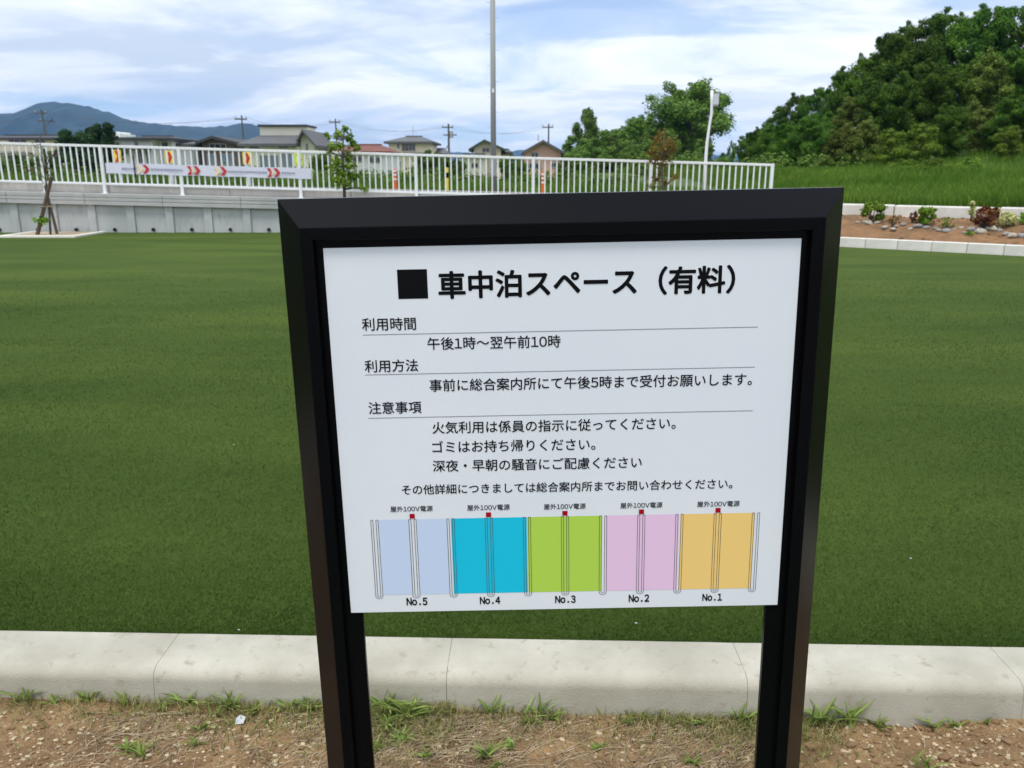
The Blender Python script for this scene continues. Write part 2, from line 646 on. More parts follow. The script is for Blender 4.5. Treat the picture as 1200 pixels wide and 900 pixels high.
# gravel in the soil: uncountable, one mesh for each of two colours
for nm, cnt, col, seed, lab in (('gravel', 7000, (0.38, 0.30, 0.19), 5, 'small pale stones scattered in the soil by the kerb'),
                                ('soil_crumbs', 5200, (0.17, 0.10, 0.046), 6, 'loose crumbs of brown earth in front of the kerb')):
    mb = MB()
    g = random.Random(seed)
    lumps = [lump(k + seed, 1, 0.7, 0.3) for k in range(6)]
    V, F = [], []
    for k in range(cnt):
        x = g.uniform(-1.9, 1.9)
        y = g.uniform(1.72, 2.19)
        if nm == 'gravel' and mnoise.noise(Vector((x * 2.2, y * 3, 1.7))) < -0.12 and g.random() < 0.8:
            continue
        s = 0.0014 + 0.0075 * g.random() ** 4.5
        if nm == 'soil_crumbs' and x > 0.75 and g.random() < 0.25:
            s *= 2.2
        rz = g.uniform(0, 6.28)
        z = soil_z(x, y) + s * 0.2
        vs, fs = lumps[g.randrange(6)]
        o = len(V)
        c, s_ = math.cos(rz), math.sin(rz)
        V += [(x + (p[0] * c - p[1] * s_) * s, y + (p[0] * s_ + p[1] * c) * s * 0.8, z + p[2] * s) for p in vs]
        F += [tuple(i + o for i in q) for q in fs]
    mm = mat(nm, tuple(c * 0.75 for c in col), 0.9, color2=tuple(min(1, c * 1.35) for c in col), scale=30, bump=0.3, bump_scale=200)
    tag(meshobj(nm, V, F, mm), lab, 'gravel' if nm == 'gravel' else 'soil', kind='stuff')

# dry straw lying on the soil
M['straw'] = mat('straw', (0.20, 0.145, 0.085), 0.8, color2=(0.40, 0.31, 0.20), scale=20)
mb = MB()
g = random.Random(9)
for k in range(2300):
    cxx = g.choice([-1.05, -0.55, -0.40, -0.30, -0.1, 0.05, 0.55, 0.66, 0.5]) + g.gauss(0, 0.12)
    cyy = 2.185 - 0.36 * g.random() ** 1.5
    a = g.uniform(0, math.pi)
    ln = g.uniform(0.03, 0.14)
    pts = []
    for q in range(5):
        t = q / 4 - 0.5
        x = cxx + math.cos(a) * ln * t + g.uniform(-1, 1) * 0.004
        y = min(2.19, cyy + math.sin(a) * ln * t * 0.8)
        pts.append((x, y, soil_z(x, y) + 0.004 + 0.012 * (0.25 - t * t) * g.random() * 2))
    mb.tube(pts, g.uniform(0.0005, 0.0011), 3)
tag(mb.build('dry_straw', M['straw']), 'dry straw stems lying on the soil by the kerb', 'straw', kind='stuff')

# weeds at the foot of the kerb
M['weed'] = leafmat('weed', (0.13, 0.20, 0.04), (0.26, 0.32, 0.085), 0.5, 0.3, scale=9)


def weed(x, y, h, n, seed, label, spread=1.25, w=0.0040, group='grass weeds at the foot of the kerb'):
    g = random.Random(seed)
    mb = MB()
    for k in range(n):
        a = g.uniform(0, 6.28)
        L_ = h * g.uniform(0.55, 1.1)
        reach = g.uniform(0.3, spread) * L_
        wd = w * g.uniform(0.6, 1.2)
        b0 = Vector((g.gauss(0, h * 0.12), g.gauss(0, h * 0.07), -0.004))
        side = Vector((-math.sin(a), math.cos(a), 0))
        out = Vector((math.cos(a), math.sin(a) * 0.6, 0))
        pv = []
        for q in range(5):
            t = q / 4
            c = b0 + out * reach * (t ** 1.6) + Vector((0, 0, L_ * (t - 0.38 * t * t * min(1.3, reach / L_ + 0.2))))
            ww = wd * (0.75 + 0.5 * t) * (1 - t ** 2.2) + 0.0001
            pv += [c - side * ww, c + side * ww]
        mb.add(pv, [(2 * q, 2 * q + 1, 2 * q + 3, 2 * q + 2) for q in range(4)])
    me = bpy.data.meshes.new('weed_tuft')
    me.from_pydata(mb.v, [], mb.f)
    o = link('weed_tuft', me, M['weed'], None, False, (x, y, soil_z(x, y)))
    return tag(o, label, 'weed', group)


def foot(px, dy=0.0):
    """on the soil just in front of the kerb"""
    x = on(px, 840, -0.12).x
    return x, near_kerb_y(x) - 0.225 - dy


weeds = [
    (18, 0.0, 0.085, 9, 'pale star-shaped grass weed at the kerb, nearest the left picture edge'),
    (55, 0.005, 0.05, 6, 'tiny grass weed at the kerb between two larger tufts left of the first joint'),
    (96, 0.0, 0.06, 8, 'low green grass tuft at the kerb, halfway to the first joint'),
    (142, 0.0, 0.075, 4, 'single upright blade pair against the kerb just left of the first joint'),
    (190, 0.02, 0.055, 9, 'small grass tuft right under the first kerb joint'),
    (216, 0.0, 0.085, 8, 'V-shaped grass weed against the kerb right of the first joint'),
    (268, 0.0, 0.10, 16, 'broad bright green grass tuft against the kerb left of the sign leg'),
    (300, 0.02, 0.06, 9, 'low grass tuft left of the sign, with dry stems below it'),
    (335, 0.0, 0.075, 9, 'thin grass tuft at the kerb close to the left sign leg'),
    (366, 0.0, 0.08, 12, 'leafy grass tuft half behind the left sign leg'),
    (452, 0.0, 0.13, 30, 'dense green grass tuft right beside the left sign leg'),
    (478, 0.03, 0.11, 30, 'spreading grass clump on the soil right of the left sign leg'),
    (505, 0.01, 0.06, 9, 'short grass tuft at the second kerb joint'),
    (578, 0.0, 0.10, 9, 'straggling pale weed leaning on the kerb between the sign legs'),
    (628, 0.0, 0.11, 9, 'tall straggling weed against the kerb below the sign middle'),
    (648, 0.01, 0.06, 7, 'short bright weed with blunt leaves on the kerb foot'),
    (757, 0.0, 0.05, 4, 'small two-leaved weed on the kerb foot right of middle'),
    (822, 0.015, 0.055, 10, 'low grass tuft on the soil left of the right sign leg'),
    (868, 0.0, 0.09, 14, 'pale green grass tuft half behind the right sign leg'),
    (955, 0.0, 0.14, 26, 'long-bladed green tuft right beside the right sign leg'),
    (990, 0.0, 0.12, 22, 'spreading long grass tuft just right of the right sign leg'),
    (1025, 0.0, 0.07, 12, 'low thick grass tuft right of the sign, third from its leg'),
    (1086, 0.0, 0.07, 6, 'single tall blade standing by the kerb at right'),
    (1112, 0.0, 0.045, 8, 'small tuft beside a pale twig at right'),
    (1145, 0.0, 0.04, 5, 'tiny weed at the kerb nearest the right picture edge'),
]
for k, (px, dy, h, n, lab) in enumerate(weeds):
    x, y = foot(px, dy)
    weed(x, y, h * 1.0, n + 4, 100 + k, lab)
gw = random.Random(44)
for k, (px, py) in enumerate(sorted([(150, 885), (165, 893), (235, 860), (255, 845), (230, 880), (268, 835), (455, 855), (470, 870), (440, 880),
                              (570, 885), (600, 878), (585, 895), (700, 880), (812, 893), (1085, 897), (620, 850), (500, 890), (735, 850)])):
    p = on(px, py, -0.12)
    weed(p.x, p.y, gw.uniform(0.04, 0.075), gw.randrange(12, 22), 300 + k,
         'small grass weed in the open soil, ' + nth(k), group='small weeds in the open soil')

# low scruffy grass matted along the kerb foot
def mat_sampler(g_, n_):
    x_ = np.concatenate([g_.normal(c_, w_, int(n_ * k_)) for c_, w_, k_ in ((-0.42, 0.10, .16), (-0.30, 0.08, .16), (0.72, 0.10, .16), (0.84, 0.10, .10), (-1.0, 0.25, .10), (-0.7, 0.2, .10), (0.0, 0.15, .06), (0.45, 0.12, .10), (-1.5, 0.3, .06))])
    y_ = near_kerb_y(0) - 0.03 * x_ - 0.216 - 0.07 * np.abs(g_.normal(0, 1, len(x_))) ** 1.5
    z_ = np.array([soil_z(a_, b_) for a_, b_ in zip(x_, y_)])
    return np.stack([x_, y_, z_], 1), np.ones(len(x_))


M['scruff'] = leafmat('scruff', (0.16, 0.20, 0.05), (0.30, 0.26, 0.12), 0.6, 0.3, scale=14)
blades('scruffy_grass', 6500, mat_sampler, M['scruff'], 0.034, 0.0032, 1.6, 'thin scruffy grass matted along the foot of the near kerb', tri=False, seed=12)

# a pale twig, a scrap of white plastic, a white speck on the turf
p = on(1085, 868, -0.11)
tag(MB().tube([(0, 0, 0.004), (0.006, 0.02, 0.02), (-0.004, 0.05, 0.035), (-0.012, 0.07, 0.036)], [0.0022, 0.002, 0.0016, 0.001], 5).build('twig', M['straw'], loc=(p.x, p.y, soil_z(p.x, p.y))),
    'pale bent twig standing out of the soil at right', 'twig')
M['scrap'] = mat('scrap', (0.42, 0.43, 0.45), 0.4)
p = on(281, 850, -0.11)
tag(meshobj('plastic_scrap', [(-0.014, 0, 0.002), (0.012, -0.004, 0.008), (0.016, 0.012, 0.020), (-0.002, 0.016, 0.024), (-0.013, 0.010, 0.016), (0.001, 0.005, 0.012)],
            [(0, 1, 5), (1, 2, 5), (2, 3, 5), (3, 4, 5), (4, 0, 5)], M['scrap'], loc=(p.x, p.y, soil_z(p.x, p.y))),
    'crumpled white plastic scrap on the soil left of the sign', 'litter')
for k, (px, py, s, lab) in enumerate([(1067, 654, 0.005, 'white speck of litter on the turf right of the sign'),
                                      (745, 730, 0.005, 'pale dry leaf bit on the turf below the sign, near kerb'),
                                      (280, 738, 0.004, 'pale dry leaf bit on the turf by the kerb left of sign'),
                                      (274, 521, 0.006, 'white speck of litter on the turf left of the sign')]):
    p = on(px, py, 0.02)
    vs, fs = lump(k + 60, 1, 0.4, 0.4)
    tag(meshobj('litter_speck', [(a * s, b * s * 0.6, c * s) for a, b, c in vs], fs, M['scrap'], loc=p), lab, 'litter')

# ------------------------------------------------------------------ the sign
SIGN_Y = 1.2
TILT = R(1.19)
TL = at(378.3, 291, SIGN_Y)
PW, PH = 0.687, 0.583
sign = empty('information_sign', (0, 0, 0))
tag(sign, 'black-framed standing notice board with white Japanese panel in front of the kerb', 'sign')
ux = Vector((math.cos(TILT), 0, math.sin(TILT)))       # panel right
uz = Vector((-math.sin(TILT), 0, math.cos(TILT)))      # panel up
# object space of the sign: origin at panel bottom left, x right, z up, y back
org = TL - uz * PH
sign.matrix_world = Matrix.Translation(org) @ Matrix.Rotation(-TILT, 4, 'Y')


def uv(px, py):
    """panel coordinates of a mark printed on the board"""
    p = at(px, py, SIGN_Y) - org
    return p.dot(ux), p.dot(uz)


LEGLEN = (org.z + 0.14) / math.cos(TILT) + 0.25
# section of the bevelled frame: (outward from the panel edge, depth)
SECT = [(-0.018, 0.0035), (-0.018, 0.012), (0.012, 0.055), (0.069, 0.055), (0.069, 0.0355), (0.0685, 0.0345), (0.0300, -0.0085), (0.0285, -0.009), (0.0125, -0.009), (0.0118, -0.0082), (0.0118, 0.0035)]
n = len(SECT)
v, f = [], []
for (e, d) in SECT:
    v.append((-e, d, PH + e))
for (e, d) in SECT:
    v.append((PW + e, d, PH + e))
for i in range(n):
    j = (i + 1) % n
    f.append((i, j, n + j, n + i))
f += [tuple(range(n)), tuple(reversed(range(n, 2 * n)))]
MB().add(v, f).build('top_rail', M['black_metal'], sign)
for side in (0, 1):
    v = []
    for (e, d) in SECT:
        x = -e if side == 0 else PW + e
        v.append((x, d, PH + e - 0.0004))
    for (e, d) in SECT:
        x = -e if side == 0 else PW + e
        v.append((x, d, -LEGLEN))
    MB().add(v, f).build('leg', M['black_metal'], sign)
# lower rail hidden behind the panel
MB().box(0.018, PW - 0.018, 0.006, 0.030, 0.03, 0.07).build('cross_rail', M['black_metal'], sign)
for zz_ in (0.42, -0.12):
    MB().tube([(-0.0215, -0.0105, zz_), (-0.0215, -0.0085, zz_)], [0.0022, 0.0026], 10).build('rivet', M['black_metal'], sign)

M['panel'] = mat('panel', (0.665, 0.695, 0.745), 0.32, color2=(0.70, 0.72, 0.76), scale=4, spec=0.5)
panel = MB().box(0, PW, 0.0, 0.003, 0, PH).build('panel', M['panel'], sign, bevel=0.0006, seg=1)


def ink(name, rgb, rough=0.45):
    return mat(name, rgb, rough, spec=0.08)


M['ink_black'] = ink('ink_black', (0.004, 0.004, 0.005))
M['ink_grey'] = ink('ink_grey', (0.22, 0.23, 0.24))
M['ink_line'] = ink('ink_line', (0.075, 0.075, 0.085))
M['ink_red'] = ink('ink_red', (0.34, 0.004, 0.014))
WREF = lin((208, 215, 227))


def swatch_rgb(c):
    return tuple(0.70 * q * a / b for q, a, b in zip((0.97, 1.0, 1.06), lin(c), WREF))


def printed(name, quads, m, y=-0.0003, parent=panel):
    v, f = [], []
    for q in quads:
        k = len(v)
        v += [(a, y, b) for a, b in q]
        f.append(tuple(range(k, k + len(q))))
    return meshobj(name, v, f, m, parent)


GLYPHS = {}


def glyph(ch):
    if ch not in GLYPHS:
        c = bpy.data.curves.new('lettering', 'FONT')
        c.body = ch
        c.size = 1.0
        c.resolution_u = 3
        o = bpy.data.objects.new('lettering_curve', c)
        COL.objects.link(o)
        dg = bpy.context.evaluated_depsgraph_get()
        me = bpy.data.meshes.new_from_object(o.evaluated_get(dg))
        bpy.data.objects.remove(o)
        GLYPHS[ch] = (np.array([tuple(q.co) for q in me.vertices]), [tuple(p.vertices) for p in me.polygons])
        bpy.data.meshes.remove(me)
    return GLYPHS[ch]


ADV = {'V': (0.72, 'Ｖ'), 'N': (0.66, 'Ｎ'), 'o': (0.66, 'ｏ'), '.': (0.66, '．')}
for q_ in range(10):
    ADV[str(q_)] = (0.61, chr(0xFF10 + q_))


def lettering(text, xl, xr, ycl, ycr, m, bold=0.0, yscale=1.0, name='lettering', split=False):
    """text whose ink runs from (xl, ycl) to (xr, ycr); figures and capitals set half-wide"""
    pos = 0.0
    pieces = []
    for ch in text:
        adv, g_ = ADV.get(ch, (1.0, ch))
        v, f = glyph(g_)
        if ch == '.':
            dx_ = pos + 0.33 - (v[:, 0].min() + v[:, 0].max()) / 2
        elif adv < 1:
            dx_ = pos + adv / 2 - (v[:, 0].min() + v[:, 0].max()) / 2
        else:
            dx_ = pos
        pieces.append((v + np.array([dx_, 0, 0]), f))
        pos += adv
    x0 = min(p[0][:, 0].min() for p in pieces)
    x1 = max(p[0][:, 0].max() for p in pieces)
    u0, w0 = uv(xl, ycl)
    u1, w1 = uv(xr, ycr)
    s = (u1 - u0) / (x1 - x0)
    zc = (w0 + w1) / 2
    shifts = [(0, 0)] if bold == 0 else [(bold * math.cos(q * math.pi / 4), bold * math.sin(q * math.pi / 4)) for q in range(8)] + [(0, 0)]
    V, F = [], []
    for va, fa in pieces:
        if split:
            V, F = [], []
        for q, (dx_, dy_) in enumerate(shifts):
            k = len(V)
            for p in va:
                V.append((u0 + (p[0] + dx_ - x0) * s, -0.0004 - 0.00003 * q, zc + (p[1] + dy_ - 0.38) * s * yscale))
            F += [tuple(i + k for i in f) for f in fa]
        if split:
            meshobj(name, V, F, m, panel)
    if not split:
        meshobj(name, V, F, m, panel)


sq = [uv(467, 350.5), uv(501.7, 349.2), uv(500.2, 315.3), uv(466.2, 317)]
c0, c1 = sq[0], sq[2]
printed('title_square', [[(c0[0], c0[1]), (c1[0], c0[1]), (c1[0], c1[1]), (c0[0], c1[1])]], M['ink_black'])
lettering('車中泊スペース（有料）', 514.3, 860.7, 333, 328.2, M['ink_black'], bold=0.027, name='character', split=True)
TXT = [('利用時間', 424.3, 487.3, 380.0, 379.3), ('午後1時～翌午前10時', 501, 656.7, 402.2, 400.3),
       ('利用方法', 427.5, 489.8, 429, 428.2), ('事前に総合案内所にて午後5時まで受付お願いします。', 503.4, 881, 450.5, 445.4),
       ('注意事項', 432, 493.8, 478, 477.2), ('火気利用は係員の指示に従ってください。', 506.6, 791.7, 500, 497),
       ('ゴミはお持ち帰りください。', 506.6, 697.6, 523.2, 521), ('深夜・早朝の騒音にご配慮ください', 507.3, 752, 545.4, 542.2),
       ('その他詳細につきましては総合案内所までお問い合わせください。', 470.7, 858.2, 572.3, 568.3)]
for t in TXT:
    lettering(*t, M['ink_black'], bold=0.009)
for xl, xr, yc in ((457.5, 507, 596.8), (547.5, 597.3, 595.2), (637.3, 686.3, 594.0), (727, 776.2, 592.6), (817, 866.7, 591.0)):
    lettering('屋外100V電源', xl, xr, yc - 0.2, yc - 1.2, M['ink_black'], bold=0.008)
for t, xl, xr, yc in (('No.5', 476.7, 500.6, 704.6), ('No.4', 562.6, 586, 703.3), ('No.3', 650.8, 674.3, 702), ('No.2', 737, 760.5, 700.8), ('No.1', 823.3, 845.8, 699.6)):
    lettering(t, xl, xr, yc, yc, M['ink_black'], bold=0.035, yscale=1.28)
for a, b in (((425, 391.8), (888, 383.9)), ((427.8, 438.5), (884.7, 431)), ((431.5, 489.6), (882, 481.7))):
    u0, w0 = uv(*a)
    u1, w1 = uv(*b)
    wm = (w0 + w1) / 2
    printed('rule_line', [[(u0, wm - 0.0005), (u1, wm - 0.0005), (u1, wm + 0.0005), (u0, wm + 0.0005)]], M['ink_grey'])
# plan of the five bays
u1_, vt1 = uv(438.6, 608.8)
u11, vt11 = uv(885.9, 602.4)
_, vb1 = uv(444.5, 697.5)
_, vb11 = uv(880, 690.3)
du = (u11 - u1_) / 10
vt = (vt1 + vt11) / 2
vb = (vb1 + vb11) / 2
us = [u1_ + du * k for k in range(11)]
pxm = du / 44.7
hs = 3.05 * pxm
bw = 1.25 * pxm
cols = [(182, 200, 231), (27, 180, 216), (163, 198, 80), (214, 184, 218), (222, 190, 120)]
vtop = vt + 0.0008
for k in range(5):
    a, c, b = us[2 * k], us[2 * k + 1], us[2 * k + 2]
    ms = ink('bay_colour', swatch_rgb(cols[k]))
    if k == 0:
        quads = [(a + hs + bw, c - hs - bw), (c + hs + bw, b - hs - bw)]
    elif k == 1:
        quads = [(a + 0.4 * pxm, b - 0.2 * pxm)]
    elif k == 2:
        quads = [(a + 0.5 * pxm, b - 1.5 * pxm)]
    elif k == 3:
        quads = [(a + hs + 0.3 * pxm, b - 0.5 * pxm)]
    else:
        quads = [(a + 1.4 * pxm, b - hs + 1.2 * pxm)]
    printed('bay_colour', [[(q0, vb + 0.0012), (q1, vb + 0.0012), (q1, vtop), (q0, vtop)] for q0, q1 in quads], ms)
lt = 0.00038
for k in range(11):
    c = us[k]
    quads = []
    for s in (-1, 1):
        for e in (-1, 1):
            x = c + s * hs + e * bw
            quads.append([(x - lt, vb), (x + lt, vb), (x + lt, vtop), (x - lt, vtop)])
        quads.append([(c + s * hs - bw, vtop - lt), (c + s * hs + bw, vtop - lt), (c + s * hs + bw, vtop + lt), (c + s * hs - bw, vtop + lt)])
    for rad in (hs - bw, hs + bw):
        N_ = 8
        for q in range(N_):
            a0, a1 = math.pi + math.pi * q / N_, math.pi + math.pi * (q + 1) / N_
            ra, rb = rad - lt, rad + lt
            quads.append([(c + ra * math.cos(a0), vb + 0.9 * ra * math.sin(a0)), (c + rb * math.cos(a0), vb + 0.9 * rb * math.sin(a0)),
                          (c + rb * math.cos(a1), vb + 0.9 * rb * math.sin(a1)), (c + ra * math.cos(a1), vb + 0.9 * ra * math.sin(a1))])
    printed('bay_divider', quads, M['ink_line'], y=-0.0007)
    if k % 2 == 1:
        r_ = 3.0 * pxm
        z0 = vtop + 1.0 * pxm
        printed('socket_mark', [[(c - r_, z0), (c + r_, z0), (c + r_, z0 + 2 * r_), (c - r_, z0 + 2 * r_)]], M['ink_red'], y=-0.0007)

# ------------------------------------------------------------------ retaining wall of 2 m units
WALL_Y = 20.75
wall = tag(empty('retaining_wall', (0, WALL_Y, 0)), 'long grey concrete retaining wall with panels and ribbed cap behind the turf', 'wall')
XJ = at(101, 240, WALL_Y).x
UL = at(282, 240, WALL_Y).x - at(191, 240, WALL_Y).x
k0 = -4
CAPH = 0.265
for k in range(k0, 8):
    xa = XJ + UL * k
    xb = xa + UL
    if xa > KX0 + 0.2:
        break
    xb_ = min(xb, KX0 + 0.4)
    za, zb = ramp_z(xa), ramp_z(xb_)
    mb = MB()
    g_ = 0.006
    # ribbed front: three steps
    ribs = [(0.0, -0.06), (0.075, -0.06), (0.082, -0.045), (0.095, -0.045), (0.102, -0.06), (0.160, -0.06), (0.167, -0.045), (0.18, -0.045), (0.187, -0.06), (CAPH, -0.06)]
    poly = [(xa + g_, y, za - z) for z, y in ribs] + [(xa + g_, 0.30, za - CAPH), (xa + g_, 0.30, za)]
    poly2 = [(xb_ - g_, y, zb - z) for z, y in ribs] + [(xb_ - g_, 0.30, zb - CAPH), (xb_ - g_, 0.30, zb)]
    nn = len(poly)
    mb.add(poly + poly2, [tuple(range(nn)), tuple(range(2 * nn - 1, nn - 1, -1))] + [(i, (i + 1) % nn, nn + (i + 1) % nn, nn + i) for i in range(nn)])
    mb.build('cap_block', M['cap_concrete'], wall)
    for h in range(2):
        xp = xa + UL / 2 * h
        xn = xa + UL / 2 * (h + 1)
        if xp > KX0:
            break
        xn = min(xn, KX0 + 0.3)
        zt = ramp_z(xn) - CAPH
        MB().box(xp + 0.2, xn, 0.045, 0.25, -0.2, zt - 0.004).build('wall_panel', M['wall_concrete'], wall)
        MB().box(xp + (0.006 if h == 0 else 0), xp + 0.198, 0.0, 0.25, -0.2, ramp_z(xp + 0.2) - CAPH - 0.003).build('pilaster', M['wall_concrete'], wall, bevel=0.008, seg=1)
        if h == 0 and k > k0:
            pass
        mb = MB()
        xm = xp + 0.62
        mb.tube([(xm, 0.044, 0.075), (xm, 0.000, 0.07)], 0.042, 10, cap=False)
        mb.tube([(xm, 0.040, 0.075), (xm, 0.038, 0.075)], 0.040, 10)
        mb.build('drain_pipe', M['asphalt'], wall)

# raised kerb of the road, behind the cap
rk = tag(empty('road_kerb', (0, WALL_Y + 0.33, 0)), 'pale warm grey concrete upstand under the white fence', kind='structure')
x = -22.0
while x < 7.4:
    xb = x + 3.0
    mb = MB()
    za, zb = ramp_z(x) - 0.05, ramp_z(xb) - 0.05
    h_ = 0.30
    mb.add([(x + .006, 0, za), (xb - .006, 0, zb), (xb - .006, 0.2, zb), (x + .006, 0.2, za), (x + .006, 0, za + h_), (xb - .006, 0, zb + h_), (xb - .006, 0.2, zb + h_), (x + .006, 0.2, za + h_)],
           [(0, 3, 2, 1), (4, 5, 6, 7), (0, 1, 5, 4), (1, 2, 6, 5), (2, 3, 7, 6), (3, 0, 4, 7)])
    mb.build('upstand_block', M['kerb_warm'], rk)
    x = xb
rv = []
rx = [-60, -40, -22, -10, 0, 8, 16, 40]
for x in rx:
    z = ramp_z(x) + 0.16
    rv += [(x, WALL_Y + 0.54, z), (x, WALL_Y + 4.6, z)]
tag(meshobj('road', rv, [(2 * i, 2 * i + 2, 2 * i + 3, 2 * i + 1) for i in range(len(rx) - 1)], M['asphalt']), 'grey asphalt road behind the white fence', kind='structure')

# ------------------------------------------------------------------ white guard fence
FY = 20.98
fence = tag(empty('guard_fence', (0, FY, 0)), 'long white metal railing with upright bars on top of the retaining wall', 'fence')


def ftop(x):
    return 1.79 - 0.0272 * x


def fbot(x):
    return ftop(x) - 0.895


def fx(px, py=178):
    return at(px, py, FY).x


posts = [-118, -35, 47, 117.5, 209.5, 350, 487, 625, 763, 905]
nbars = [10, 9, 9, 12, 19, 19, 19, 19, 19]
px_mid = [fx(p, 172 + 0.028 * max(0, p)) for p in posts]
bar_me = MB().box(-0.016, 0.016, -0.012, 0.012, 0.03, 0.875).build('bar', M['white_paint'], None)
bar_me_data = bar_me.data
bpy.data.objects.remove(bar_me)
post_v = MB().box(-0.040, 0.040, -0.030, 0.030, -0.32, 0.935)
for i, x in enumerate(px_mid):
    lowest = ramp_z(x) - ftop(x) + 0.895
    o = MB().box(-0.038, 0.038, -0.032, 0.032, lowest, 0.925).build('post', M['white_paint'], fence, bevel=0.006, seg=1)
    o.location = (x, 0, fbot(x))
    o2 = MB().box(-0.07, 0.07, -0.06, 0.06, lowest, lowest + 0.012).build('foot_plate', M['white_paint'], o)
for i in range(len(px_mid) - 1):
    a, b = px_mid[i] + 0.038, px_mid[i + 1] - 0.038
    for nm, fn, hh in (('top_rail', ftop, 0.030), ('bottom_rail', fbot, 0.026)):
        za, zb = fn(a), fn(b)
        v = []
        for (x, z) in ((a, za), (b, zb)):
            for (yy, zz2) in ((-0.025, -hh), (0.025, -hh), (0.025, hh), (-0.025, hh)):
                v.append((x, yy, z + zz2))
        MB().add(v, [(0, 1, 2, 3), (7, 6, 5, 4), (0, 4, 5, 1), (1, 5, 6, 2), (2, 6, 7, 3), (3, 7, 4, 0)]).build(nm, M['white_paint'], fence, bevel=0.006, seg=1)
    nb = nbars[i]
    for k in range(nb):
        x = px_mid[i] + (px_mid[i + 1] - px_mid[i]) * (k + 1) / (nb + 1)
        o = bpy.data.objects.new('bar', bar_me_data)
        COL.objects.link(o)
        o.parent = fence
        o.location = (x, 0, fbot(x))

# banner tied to the fence, with two pairs of arrows and lines of small text too far away to read
BY = FY - 0.045
M['banner'] = mat('banner', (0.62, 0.63, 0.74), 0.6, var=0.03, scale=2)
M['red'] = mat('red', (0.50, 0.02, 0.02), 0.5)
M['yellow'] = mat('yellow', (0.80, 0.62, 0.04), 0.5)
M['orange'] = mat('orange', (0.72, 0.13, 0.02), 0.5)
M['cream_ink'] = mat('cream_ink', (0.80, 0.62, 0.40), 0.5)
M['lime'] = mat('lime', (0.50, 0.72, 0.04), 0.5)
M['banner_ink'] = mat('banner_ink', (0.26, 0.26, 0.38), 0.6)
ban = tag(empty('banner', (0, BY, 0)), 'long white banner with red arrows tied low on the white fence', 'banner')
b0, b1 = at(124, 197, BY), at(364.5, 203.5, BY)
v, f = [], []
NB = 60
for k in range(NB + 1):
    t = k / NB
    x = b0.x + (b1.x - b0.x) * t
    zc = b0.z + (b1.z - b0.z) * t
    w = 0.006 * math.sin(t * 60) + 0.004 * math.sin(t * 23)
    for s, dz in ((0, -0.125), (1, 0.0), (2, 0.125)):
        v.append((x, w, zc + dz + 0.006 * math.sin(t * 31)))
for k in range(NB):
    for s in range(2):
        f.append((k * 3 + s, (k + 1) * 3 + s, (k + 1) * 3 + s + 1, k * 3 + s + 1))
cloth = meshobj('cloth', v, f, M['banner'], ban, smooth=True)
for px_, sc_ in ((168, 1), (227.5, 1), (258.5, 1), (321, 1)):
    c = at(px_, 199, BY)
    t = (c.x - b0.x) / (b1.x - b0.x)
    zc = b0.z + (b1.z - b0.z) * t
    for kk, off in enumerate((-0.09, 0.075)):
        hw, hh = 0.085, 0.105
        xo = c.x + off
        pts = [(xo - hw, hh), (xo - 0.005, hh), (xo + hw, 0), (xo - 0.005, -hh), (xo - hw, -hh), (xo + 0.0, 0)]
        meshobj('arrow_mark', [(a, -0.017, zc + b) for a, b in pts], [(0, 5, 2, 1), (5, 4, 3, 2)], M['red'] if (kk == 1 or px_ in (227.5, 321)) else M['cream_ink'], ban)
    meshobj('arrow_centre', [(c.x - 0.08, -0.0185, zc - 0.05), (c.x - 0.02, -0.0185, zc - 0.05), (c.x + 0.02, -0.0185, zc), (c.x - 0.02, -0.0185, zc + 0.05), (c.x - 0.08, -0.0185, zc + 0.05), (c.x - 0.04, -0.0185, zc)],
            [(0, 1, 2, 5), (5, 2, 3, 4)], M['cream_ink'], ban)
for pa, pb in ((143, 159), (177, 213), (267, 312), (330, 344)):
    a, b = at(pa, 198, BY), at(pb, 198, BY)
    mb = MB()
    x = a.x
    gg = random.Random(int(pa))
    while x < b.x:
        t = (x - b0.x) / (b1.x - b0.x)
        zc = b0.z + (b1.z - b0.z) * t
        w_ = gg.uniform(0.02, 0.05)
        mb.add([(x, -0.014, zc - 0.022), (x + w_, -0.014, zc - 0.022), (x + w_, -0.014, zc + 0.022), (x, -0.014, zc + 0.022)], [(0, 1, 2, 3)])
        x += w_ + 0.018
    mb.build('small_print', M['banner_ink'], ban)
MB().box(b0.x + 0.70, b0.x + 0.725, -0.03, -0.022, b0.z - 0.22, b0.z + 0.30).build('strap', M['black_metal'], ban)

# chevron boards on short posts along the road
for k, (px_, py_, lab, colr) in enumerate([(138, 183, 'yellow and red chevron board on white post, leftmost of four behind the fence', 'yellow'),
                                           (198.5, 184, 'yellow and red chevron board behind the fence, second from left', 'yellow'),
                                           (289.5, 185.5, 'yellow and red chevron board behind the fence, third from left', 'yellow'),
                                           (350, 187, 'lime green and orange chevron board right behind a fence post', 'lime')]):
    Yc = FY + 0.75
    c = at(px_, py_, Yc)
    t = tag(empty('chevron_marker', (c.x, Yc, 0)), lab, 'road marker', 'chevron boards behind the fence')
    zb = ramp_z(c.x) + 0.16
    MB().tube([(0, 0.03, zb), (0, 0.03, c.z + 0.12)], 0.045, 8).build('post', M['white_paint'], t)
    bd = MB().box(-0.10, 0.10, -0.03, -0.018, c.z - 0.15, c.z + 0.15).build('board', M[colr], t, bevel=0.004, seg=1)
    meshobj('chevron', [(a, -0.0325, c.z + b) for a, b in [(-0.065, 0.135), (0.02, 0.135), (0.085, 0.0), (0.02, -0.135), (-0.065, -0.135), (0.0, 0.0)]],
            [(0, 5, 2, 1), (5, 4, 3, 2)], M['orange'] if colr == 'lime' else M['red'], bd)

